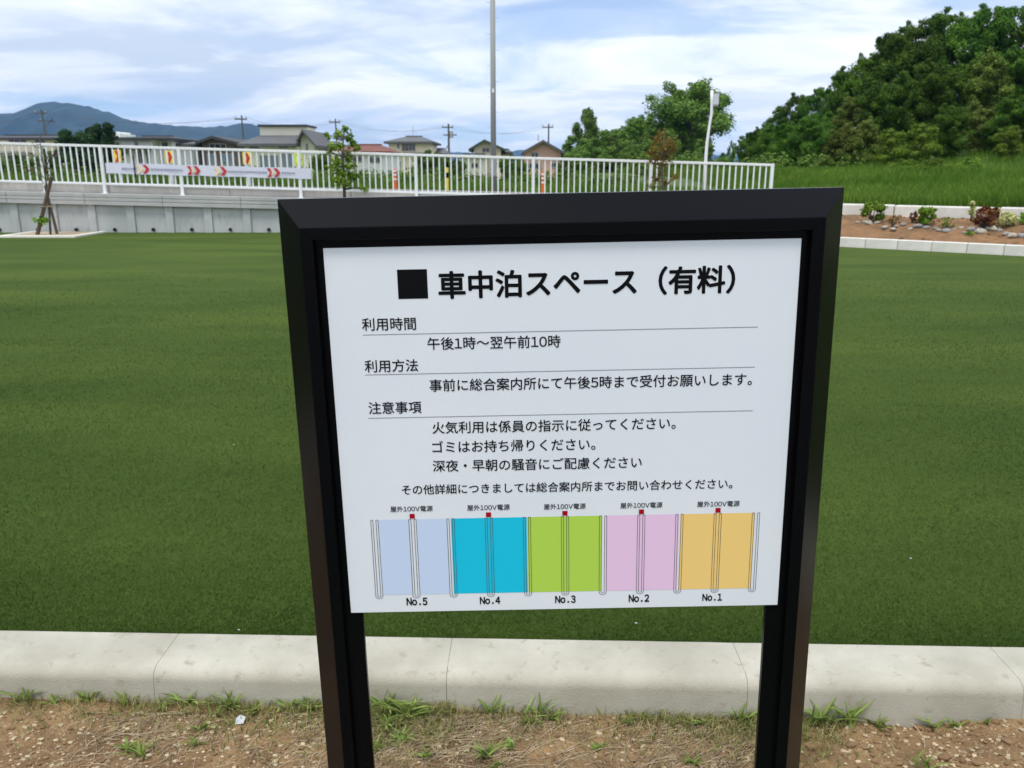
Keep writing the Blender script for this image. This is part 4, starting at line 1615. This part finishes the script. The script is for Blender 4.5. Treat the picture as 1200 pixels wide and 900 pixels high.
sapling(403, 20.3, 0.0, [(404, 151, 5), (396, 158, 7), (406, 161, 7), (384, 161, 4), (381, 157, 4), (411, 168, 7), (400, 172, 7), (390, 172, 6), (416, 174, 5), (386, 178, 5),
                         (405, 184, 8), (396, 190, 8), (410, 194, 8), (400, 203, 9), (388, 200, 5), (412, 206, 8), (404, 213, 9), (395, 211, 6), (428, 222, 5), (381, 196, 4), (419, 206, 4), (424, 219, 3)],
        L_sap, 'leafy bright green sapling in front of the wall left of the sign top', 0.048, 1250, 5,
        trunk=[(403.5, 222), (403, 205), (402, 185), (402, 165), (404, 150)], tr=0.045)
sapling(776, 20.2, 0.05, [(778, 158, 8), (770, 165, 8), (785, 166, 9), (778, 172, 9), (764, 176, 8), (790, 174, 7), (770, 184, 9), (783, 184, 8), (762, 188, 7), (776, 192, 7), (788, 208, 6),
                          (770, 210, 7), (780, 214, 7), (792, 207, 5), (764, 218, 5), (776, 203, 5), (760, 180, 5)],
        L_red, 'reddish brown young tree in front of the right part of the fence', 0.036, 950, 6,
        trunk=[(777, 222), (776, 205), (777, 185), (778, 158)], tr=0.04)
# bare young tree in its pit, with stakes
Y = 19.75
b = at(58, 272, Y)
L_bare = leafmat('leaf_brown', (0.05, 0.025, 0.018), (0.08, 0.04, 0.025), 0.7, 0.2, scale=4)
tr_ = tag(empty('bare_young_tree', (b.x, Y, 0)), 'nearly bare young tree with brownish twigs standing in the square pit', 'tree')
o_ = Vector((b.x, Y, 0))
mb = MB()
path = [at(a, c, Y) - o_ for a, c in ((58.5, 272), (58, 250), (55.5, 225), (52, 200), (48.5, 178), (46, 158))]
path[0].z = -0.05
mb.tube(path, [0.026, 0.024, 0.020, 0.016, 0.011, 0.005], 7)
g = random.Random(4)
ctr, rds = [], []
for k in range(14):
    s = path[2].lerp(path[5], g.random())
    e = s + Vector((g.uniform(-0.32, 0.32), g.uniform(-0.3, 0.3), g.uniform(0.1, 0.5)))
    mb.tube([s, s.lerp(e, 0.5) + Vector((g.uniform(-.04, .04), 0, 0.03)), e], [0.008, 0.006, 0.003], 4, cap=False)
    ctr.append(tuple(e))
    rds.append(0.09)
mb.build('trunk', M['bark'], tr_, smooth=True)
link('crown', leaf_mesh('crown', ctr, rds, 420, 0.022, L_bare, 3), None, tr_)
sp = tag(empty('tree_stake', (b.x, Y, 0)), 'leaning dark wooden stake propping the bare young tree, long one', 'stake', 'stakes of the bare young tree')
s0, s1 = at(44.5, 273, Y) - o_, at(63, 207, Y) - o_
s0.z = -0.05
MB().tube([s0 + Vector((0, -0.09, 0)), s1 + Vector((0, -0.09, 0))], [0.045, 0.04], 10).build('pole', M['wood'], sp)
m0 = (s0 + s1) / 2
MB().tube([m0 + Vector((-0.05, -0.15, 0.02)), m0 + Vector((0.12, -0.06, 0.03)), m0 + Vector((0.13, 0.03, 0.0))], 0.02, 6).build('tie', M['straw'], sp)
sp2 = tag(empty('tree_stake', (b.x + 0.1, Y, 0)), 'short dark wooden stake behind the bare young tree', 'stake', 'stakes of the bare young tree')
MB().tube([(0.02, 0.12, -0.05), (-0.11, 0.10, 1.15)], [0.032, 0.03], 10).build('pole', M['wood'], sp2)
cs = [at(a, c, Y) - o_ for a, c in ((46, 258), (52, 256), (57, 258), (50, 260))]
su_ = tag(empty('basal_shoots', (b.x, Y - 0.12, 0)), 'yellow green leafy shoots low on the stake of the bare tree', 'plant')
link('foliage', leaf_mesh('foliage', [tuple(c) for c in cs], [0.08] * 4, 140, 0.035, L_sap, 8), None, su_)
# square pit
pit = tag(empty('tree_pit', (0, 0, 0)), 'pale concrete edging around soil of the bare tree pit', kind='structure')
x0, x1 = on(8, 277, 0).x, on(98, 277, 0).x
y0, y1 = 19.15, 20.68
MB().box(x0, x1, y0, y0 + 0.12, -0.1, 0.045).build('edging_block', M['kerb_pale'], pit, bevel=0.01, seg=1)
MB().box(x0, x0 + 0.12, y0 + 0.123, y1, -0.1, 0.045).build('edging_block', M['kerb_pale'], pit, bevel=0.01, seg=1)
MB().box(x1 - 0.12, x1, y0 + 0.123, y1, -0.1, 0.045).build('edging_block', M['kerb_pale'], pit, bevel=0.01, seg=1)
M['pit_soil'] = mat('pit_soil', (0.30, 0.24, 0.16), 0.95, color2=(0.38, 0.31, 0.22), scale=5, bump=0.5, bump_scale=30)
MB().box(x0 + 0.123, x1 - 0.123, y0 + 0.123, y1, -0.1, 0.03).build('pit_soil', M['pit_soil'], pit)

# ------------------------------------------------------------------ houses
M['glass'] = mat('glass', (0.03, 0.04, 0.05), 0.12, spec=0.8)
M['frame_alu'] = mat('frame_alu', (0.35, 0.35, 0.34), 0.5)
M['roof_dark'] = mat('roof_dark', (0.035, 0.037, 0.040), 0.7, var=0.2, scale=1.0)
M['roof_grey'] = mat('roof_grey', (0.085, 0.088, 0.092), 0.7, var=0.15, scale=1.0)
M['roof_red'] = mat('roof_red', (0.15, 0.05, 0.032), 0.8, var=0.2, scale=1.0)
M['roof_green'] = mat('roof_green', (0.035, 0.06, 0.045), 0.7, var=0.15, scale=1.0)
M['w_white'] = mat('w_white', (0.80, 0.80, 0.80), 0.8, var=0.05, scale=0.6)
M['w_cream'] = mat('w_cream', (0.80, 0.71, 0.52), 0.8, var=0.05, scale=0.6)
M['w_cream2'] = mat('w_cream2', (0.80, 0.76, 0.63), 0.8, var=0.05, scale=0.6)
M['w_brown'] = mat('w_brown', (0.16, 0.11, 0.09), 0.8, var=0.08, scale=0.6)
M['w_pink'] = mat('w_pink', (0.66, 0.40, 0.32), 0.8, var=0.05, scale=0.6)
M['shutter'] = mat('shutter', (0.20, 0.26, 0.32), 0.6, var=0.08, scale=2)


class House:
    def __init__(self, px_, Y, name, label):
        self.Y = Y
        c = at(px_, 199, Y)
        self.cx = c.x
        self.zb = ground_z(c.x, Y) - 0.15
        self.root = tag(empty(name, (c.x, Y, self.zb)), label, 'house', 'houses beyond the fence')

    def X(self, px_):
        return at(px_, 180, self.Y).x - self.cx

    def Z(self, py_):
        return at(600, py_, self.Y).z - self.zb

    def walls(self, a, b, top, m, depth=7.0, y0=0.0, bottom=0.0):
        return MB().box(self.X(a), self.X(b), y0, y0 + depth, bottom, self.Z(top)).build('wall', m, self.root)

    def hip(self, a, b, ra, rb, eave, ridge, m, depth=7.0, y0=0.0, th=0.18):
        xa, xb, r0, r1 = self.X(a), self.X(b), self.X(ra), self.X(rb)
        ze, zr = self.Z(eave), self.Z(ridge)
        ov = 0.6
        mb = MB()
        ya, yb, ym = y0 - ov, y0 + depth + ov, y0 + depth / 2
        v = [(xa, ya, ze), (xb, ya, ze), (xb, yb, ze), (xa, yb, ze), (r0, ym, zr), (r1, ym, zr),
             (xa, ya, ze - th), (xb, ya, ze - th), (xb, yb, ze - th), (xa, yb, ze - th)]
        mb.add(v, [(0, 1, 5, 4), (1, 2, 5), (2, 3, 4, 5), (3, 0, 4), (0, 6, 7, 1), (1, 7, 8, 2), (2, 8, 9, 3), (3, 9, 6, 0), (9, 8, 7, 6)])
        r = mb.build('roof', m, self.root)
        MB().box(r0, r1, ym - 0.12, ym + 0.12, zr - 0.04, zr + 0.09).build('ridge_cap', m, r)
        return r

    def gable(self, a, b, pk, eave, peak, m, wallm, wa, wb, depth=7.0, y0=0.0, th=0.22, eave_b=None):
        """roof with the gable end towards the viewer"""
        xa, xb, xp = self.X(a), self.X(b), self.X(pk)
        ze, zp = self.Z(eave), self.Z(peak)
        zeb = self.Z(eave_b) if eave_b else ze
        ya, yb = y0 - 0.7, y0 + depth + 0.6
        mb = MB()
        sec = [(xa, ze), (xp, zp), (xb, zeb), (xb, zeb - th), (xp, zp - th), (xa, ze - th)]
        v = [(x, ya, z) for x, z in sec] + [(x, yb, z) for x, z in sec]
        mb.add(v, [(0, 1, 4, 5), (1, 2, 3, 4), (11, 10, 7, 6), (10, 9, 8, 7), (0, 6, 7, 1), (1, 7, 8, 2), (2, 8, 9, 3), (3, 9, 10, 4), (4, 10, 11, 5), (5, 11, 6, 0)])
        r = mb.build('roof', m, self.root)
        xwa, xwb = self.X(wa), self.X(wb)

        def zroof(x):
            if x < xp:
                return ze + (zp - ze) * (x - xa) / (xp - xa) - th * 0.98
            return zeb + (zp - zeb) * (x - xb) / (xp - xb) - th * 0.98
        poly = [(xwa, y0, 0), (xwb, y0, 0), (xwb, y0, zroof(xwb)), (xp, y0, zp - th), (xwa, y0, zroof(xwa))]
        MB().prism(poly, (0, depth, 0)).build('wall', wallm, self.root)
        return r

    def window(self, a, b, t, bt, y0=0.0, bars=1, gm='glass', bay=0.0):
        xa, xb, zt, zb = self.X(a), self.X(b), self.Z(t), self.Z(bt)
        fw = 0.07
        yo = y0 - 0.05 - bay
        mb = MB()
        mb.box(xa, xb, yo, y0 - 0.002, zt - fw, zt)
        mb.box(xa, xb, yo - 0.03, y0 - 0.002, zb, zb + fw)
        mb.box(xa, xa + fw, yo + .002, y0 - 0.002, zb + fw, zt - fw)
        mb.box(xb - fw, xb, yo + .002, y0 - 0.002, zb + fw, zt - fw)
        for k in range(bars):
            x = xa + (xb - xa) * (k + 1) / (bars + 1)
            mb.box(x - 0.03, x + 0.03, yo + .004, y0 - 0.004, zb + fw, zt - fw)
        w = mb.build('window', M['frame_alu'], self.root)
        for k in range(bars + 1):
            x0_ = xa + (xb - xa) * k / (bars + 1) + 0.035
            x1_ = xa + (xb - xa) * (k + 1) / (bars + 1) - 0.035
            MB().box(x0_, x1_, yo + 0.02, y0 - 0.006, zb + fw, zt - fw).build('pane', M[gm], w)
        return w

    def slab(self, name, a, b, t, bt, m, y0, y1):
        return MB().box(self.X(a), self.X(b), y0, y1, self.Z(bt), self.Z(t)).build(name, m, self.root)


# long cream house, far left
H = House(30, 74, 'long_house', 'long low cream house with dark flat roof at the far left')
H.walls(-40, 76, 162, M['w_cream'])
H.hip(-48, 80, -20, 60, 161.5, 157, M['roof_dark'])
H.slab('carport_roof', -30, 36, 178, 180, M['frame_alu'], -3.0, -0.2)
H.window(12, 33, 163, 170, bars=2)
H.window(43, 55, 163, 171)
H.window(-12, 2, 163, 171)
H.window(5, 30, 182, 192, bars=2)
# white house
H = House(165, 70, 'white_house', 'white two-storey house with dark low roof in front of the mountain')
H.walls(131, 180, 162, M['w_white'])
H.walls(180.5, 196, 162.4, M['w_white'], 5.5, 1.2)
H.hip(128, 202, 146, 184, 161.5, 158, M['roof_dark'], 7.5)
H.window(159, 163, 166, 172, bars=0)
H.window(184, 191, 166, 173, y0=1.2)
H.window(142, 150, 177, 181)
H.window(160, 168, 177, 191)
H.window(171, 176, 177, 191)
H.slab('porch_roof', 132, 178, 174.5, 176, M['roof_dark'], -1.0, -0.01)
H.window(189, 194, 178, 190, y0=1.2, bars=0)
H.walls(197, 208, 168, M['w_white'], 5, 2.5)
H.hip(195, 211, 199, 205, 167.5, 163.5, M['roof_grey'], 5, 2.5)
# white box building behind
H = House(134, 120, 'white_annex', 'small bright white flat-topped building behind the white house')
H.walls(124, 137, 154, M['w_white'], 5)
H.walls(137.2, 143, 156.5, M['w_white'], 5)
# low dark roof
H = House(222, 78, 'low_house', 'low dark-roofed house between the white and the brown house')
H.walls(210, 240, 170.5, M['w_brown'])
H.hip(206, 246, 214, 238, 170, 166.5, M['roof_dark'])
H.window(214, 226, 173, 180, bars=1)
# brown house
H = House(255, 74, 'brown_house', 'brown house with a wide low dark gable')
H.gable(233, 280, 253, 166.5, 159.5, M['roof_dark'], M['w_brown'], 238, 274)
H.window(246, 266, 168, 175, bars=2)
H.window(242, 254, 180, 195, bars=1, gm='shutter')
H.window(258, 272, 180, 195, bars=1, gm='shutter')
# big house
H = House(322, 66, 'large_house', 'large cream house with grey roof and raised upper box')
H.walls(287, 350, 168, M['w_cream2'], 7.0)
bx_ = MB().box(H.X(295), H.X(352), 2.6, 5.5, H.Z(160), H.Z(146.5)).build('upper_box', M['w_cream2'], H.root)
MB().box(H.X(293.5), H.X(353), 2.3, 5.8, H.Z(146.3), H.Z(144)).build('upper_roof', M['roof_dark'], H.root)
xa, xb = H.X(282), H.X(350)
ze, zr = H.Z(168.5), H.Z(157)
mb = MB()
mb.add([(xa, -0.7, ze), (xb, -0.7, ze), (xb + 0.3, 2.5, zr), (xa + 0.9, 2.5, zr), (xa, -0.7, ze - 0.2), (xb, -0.7, ze - 0.2), (xb + 0.3, 7.6, ze - 0.2), (xa, 7.6, ze - 0.2), (xb + 0.3, 5.4, zr), (xa + 0.9, 5.4, zr), (xb + .3, 7.6, ze), (xa, 7.6, ze)],
       [(0, 1, 2, 3), (0, 4, 5, 1), (3, 2, 8, 9), (9, 8, 10, 11), (0, 3, 9, 11), (4, 7, 6, 5), (1, 5, 6, 10), (1, 10, 8, 2), (11, 10, 6, 7), (0, 11, 7, 4)])
mb.build('roof', M['roof_grey'], H.root)
H.gable(345, 371, 356, 170.5, 151, M['roof_grey'], M['w_cream2'], 350.5, 367, 6.0, 0.6, eave_b=170)
H.window(293, 304, 169.5, 174.5)
H.window(327, 338, 169.5, 174)
H.window(340, 349, 168.5, 171.5, bars=2)
H.window(356.5, 359.5, 168, 176, y0=0.6, bars=0)
H.window(304, 314, 182, 197, gm='shutter')
H.window(316, 326, 182, 197, gm='shutter')
H.window(328, 343, 180, 197, gm='shutter', bars=2)
# pale building at right of the big house
H = House(378, 95, 'pale_house', 'small pale house half hidden behind the leafy sapling')
H.walls(370, 392, 169, M['w_cream2'])
H.hip(367, 395, 373, 389, 168.5, 165.5, M['roof_grey'])
H.window(374, 379, 172, 177)
# red roof
H = House(430, 70, 'red_roof_house', 'low house with a rust red tiled roof')
H.walls(392, 455, 178.5, M['w_white'])
H.hip(385, 459, 402, 440, 177.5, 168.5, M['roof_red'])
H.window(413, 424, 183, 190, bars=1)
H.window(432, 446, 184, 191, bars=2)
# cream two storey house
H = House(480, 84, 'cream_house', 'cream two-storey house with dark grey hipped roof')
H.walls(456, 505, 166.5, M['w_cream'])
H.hip(451, 510, 471, 491, 166, 158.5, M['roof_grey'])
H.slab('eave_band', 457, 506, 179, 180, M['roof_grey'], -0.6, -0.01)
H.window(471, 487, 168, 177, bars=3)
H.window(465.5, 468.5, 168, 174, bars=0)
H.window(456.5, 464, 187, 192, bars=0, gm='glass')
H.window(466.5, 469.5, 189, 200, bars=0, gm='shutter')
MB().tube([(H.X(480), 3.5, H.Z(158)), (H.X(480), 3.5, H.Z(145))], 0.03, 5).build('antenna', M['frame_alu'], H.root)
# small grey roof
H = House(514, 88, 'grey_roof_house', 'small house with grey roof right of the cream house')
H.walls(508, 522, 181, M['w_brown'])
H.hip(503, 524, 508, 518, 180, 173.5, M['roof_grey'])
H.window(511, 518, 184, 189)
# cream gabled house
H = House(572, 82, 'gabled_house', 'cream gabled house with dark green roof behind the grey pole')
H.gable(549.5, 592, 568, 174.5, 163.5, M['roof_green'], M['w_cream'], 555.5, 587)
H.window(565, 574, 173, 178.5)
H.walls(587.5, 597, 179, M['w_cream'], 5, 1.5)
H.hip(586, 601, 588, 596, 178, 174, M['roof_dark'], 5, 1.5)
H.walls(541, 571, 184, M['w_cream2'], 3.0, -3.1)
H.hip(539, 573, 543, 569, 183.5, 181, M['roof_grey'], 3.0, -3.1, th=0.12)
H.window(554, 562, 191, 197, y0=-3.1)
# pink house
H = House(636, 80, 'pink_house', 'pink gabled house with dark grey roof right of the pole')
H.gable(611.5, 661, 636, 178, 164, M['roof_grey'], M['w_pink'], 614.5, 657.5)
H.window(622.5, 631, 178.5, 186)
H.window(620, 634, 191, 198, bars=1)
H.window(645, 652, 191, 196, bars=1)
MB().tube([(H.X(631.5), 2.5, H.Z(164)), (H.X(631.5), 2.5, H.Z(156))], 0.05, 5).build('antenna', M['frame_alu'], H.root)
# roof right of the pink house
H = House(663, 92, 'far_house', 'dark-roofed house peeping out right of the pink house')
H.walls(658, 672, 181, M['w_brown'])
H.hip(654, 676, 660, 670, 180.5, 177, M['roof_dark'])

# ------------------------------------------------------------------ distant wooden utility poles and their wires
M['pole_far'] = mat('pole_far', (0.09, 0.085, 0.08), 0.8)
tops = []
for px_, yt, Y, r_, lab in ((-40, 133, 92, 0.13, 'thin dark distribution pole beyond the picture edge, left of the long house'),
                            (48, 128, 92, 0.14, 'thin dark distribution pole in front of the mountain'),
                            (283, 135, 90, 0.13, 'distribution pole with crossarm left of the large house'),
                            (393, 139, 100, 0.13, 'distribution pole behind the leafy sapling'),
                            (525.5, 145, 96, 0.16, 'distribution pole with stay wire between cream and gabled house'),
                            (643, 145, 100, 0.14, 'distribution pole behind the pink house')):
    t = at(px_, yt, Y)
    zb = ground_z(t.x, Y)
    root = tag(empty('distribution_pole', (t.x, Y, zb)), lab, 'pole', 'distribution poles among the houses')
    h_ = t.z - zb
    lean = 0.5 if px_ == 48 else 0.0
    MB().tube([(lean, 0, -0.2), (0, 0, h_)], [r_ * 0.9, r_ * 0.6], 8).build('shaft', M['pole_far'], root)
    MB().box(-0.75, 0.55, -0.06, 0.06, h_ - 0.45, h_ - 0.33).build('crossarm', M['pole_far'], root)
    if px_ in (48, 525.5):
        MB().box(-0.6, 0.9, -0.06, 0.06, h_ - 1.25, h_ - 1.13).build('crossarm', M['pole_far'], root)
    for q in (-0.65, 0.0, 0.45):
        MB().tube([(q, 0, h_ - 0.33), (q, 0, h_ - 0.1)], 0.05, 6).build('insulator', M['frame_alu'], root)
    if px_ == 525.5:
        MB().tube([(-0.1, 0, h_ - 2.3), (-1.5, 0, h_ - 4.6)], 0.05, 5).build('stay', M['pole_far'], root)
        MB().tube([(0.3, 0.1, h_ - 1.5), (0.3, 0.1, h_ - 0.8)], 0.2, 10).build('transformer', M['frame_alu'], root)
    tops.append(Vector((t.x, Y, t.z - 0.2)))
for i in range(len(tops) - 1):
    a, b = tops[i], tops[i + 1]
    mb = MB()
    for off_ in (-0.6, 0.45):
        pts = []
        for q in range(13):
            t = q / 12
            p = a.lerp(b, t)
            p.z -= 4 * t * (1 - t) * 0.9
            p.x += off_
            pts.append(p)
        mb.tube(pts, 0.011, 3, cap=False)
    tag(mb.build('overhead_wire', M['pole_far']), ['pair of thin wires left of the mountain pole', 'pair of thin wires sagging across the mountain', 'pair of thin wires sagging over the large house', 'pair of thin wires sagging over the cream house',
                                                    'pair of thin wires sagging over the gabled house'][i], 'wire', 'wires between the distribution poles')


# ------------------------------------------------------------------ mountains
def range_mesh(name, prof, Y, depth, base, amp, mt, label, seed, nxs=220, nys=26):
    pxs = [p[0] for p in prof]
    pys = [p[1] for p in prof]
    v, f = [], []
    for i in range(nxs + 1):
        px_ = pxs[0] + (pxs[-1] - pxs[0]) * i / nxs
        py_ = float(np.interp(px_, pxs, pys))
        t = at(px_, py_, Y)
        top = t.z
        for j in range(nys + 1):
            s = j / nys
            y = Y - depth + 2 * depth * s
            k = 1 - abs(2 * s - 1)
            prof_k = smooth01(0, 1, k) if k < 1 else 1
            hn = fbm(t.x, y, 0.006, 5, seed) * amp * (1 - k) * 1.4 * k * 2
            ridge = abs(fbm(t.x, y * 0.4, 0.009, 3, seed + 4)) * amp * k * (1 - k) * 3
            tiny = amp * 0.10 * fbm(t.x, y, 0.05, 3, seed + 9)
            v.append((t.x, y, base + (top - base) * (prof_k * 0.85 + 0.15 * k) + hn - ridge + tiny))
    for i in range(nxs):
        for j in range(nys):
            a = i * (nys + 1) + j
            f.append((a, a + nys + 1, a + nys + 2, a + 1))
    return tag(meshobj(name, v, f, mt, smooth=True), label, kind='structure')


M['forest_far'] = mat('forest_far', (0.010, 0.022, 0.014), 0.95, color2=(0.022, 0.040, 0.022), scale=0.01, bump=0.8, bump_scale=0.05)
range_mesh('mountain', [(-500, 172), (-250, 158), (-60, 150), (0, 140.5), (13, 134), (38, 131), (50, 125), (62, 119.0), (71, 121.2), (79, 120.0), (90, 125), (110, 126.5), (127, 131.5), (143, 139), (160, 142), (179, 144.5),
                        (211, 148), (240, 149), (265, 148), (280, 146.5), (293, 144.5), (310, 150), (340, 160), (380, 172), (430, 186), (500, 200)], 2400, 900, -5, 60, M['forest_far'],
           'blue wooded mountain rising at the left behind the houses', 2.0)
range_mesh('far_hills', [(380, 190), (440, 184), (500, 181), (530, 177.5), (560, 180), (590, 178), (610, 175.5), (640, 178), (700, 181), (760, 178), (850, 182), (950, 188), (1100, 195)], 3300, 500, -5, 30, M['forest_far'],
           'pale blue hills low on the horizon behind the houses', 6.0, 160, 12)

# ------------------------------------------------------------------ haze
hb = MB().box(-3800, 3800, -70, 4100, -8, 262).build('haze', None)
hm = bpy.data.materials.new('haze')
hm.use_nodes = True
hn = hm.node_tree.nodes
hn.remove(hn['Principled BSDF'])
pv = hn.new('ShaderNodeVolumePrincipled')
pv.inputs['Color'].default_value = (0.17, 0.44, 1.0, 1)
pv.inputs['Density'].default_value = 0.00011
pv.inputs['Anisotropy'].default_value = 0.0
hm.node_tree.links.new(pv.outputs[0], hn['Material Output'].inputs['Volume'])
hb.data.materials.append(hm)
tag(hb, 'thin blue haze filling the air as far as the mountain', 'haze', kind='stuff')
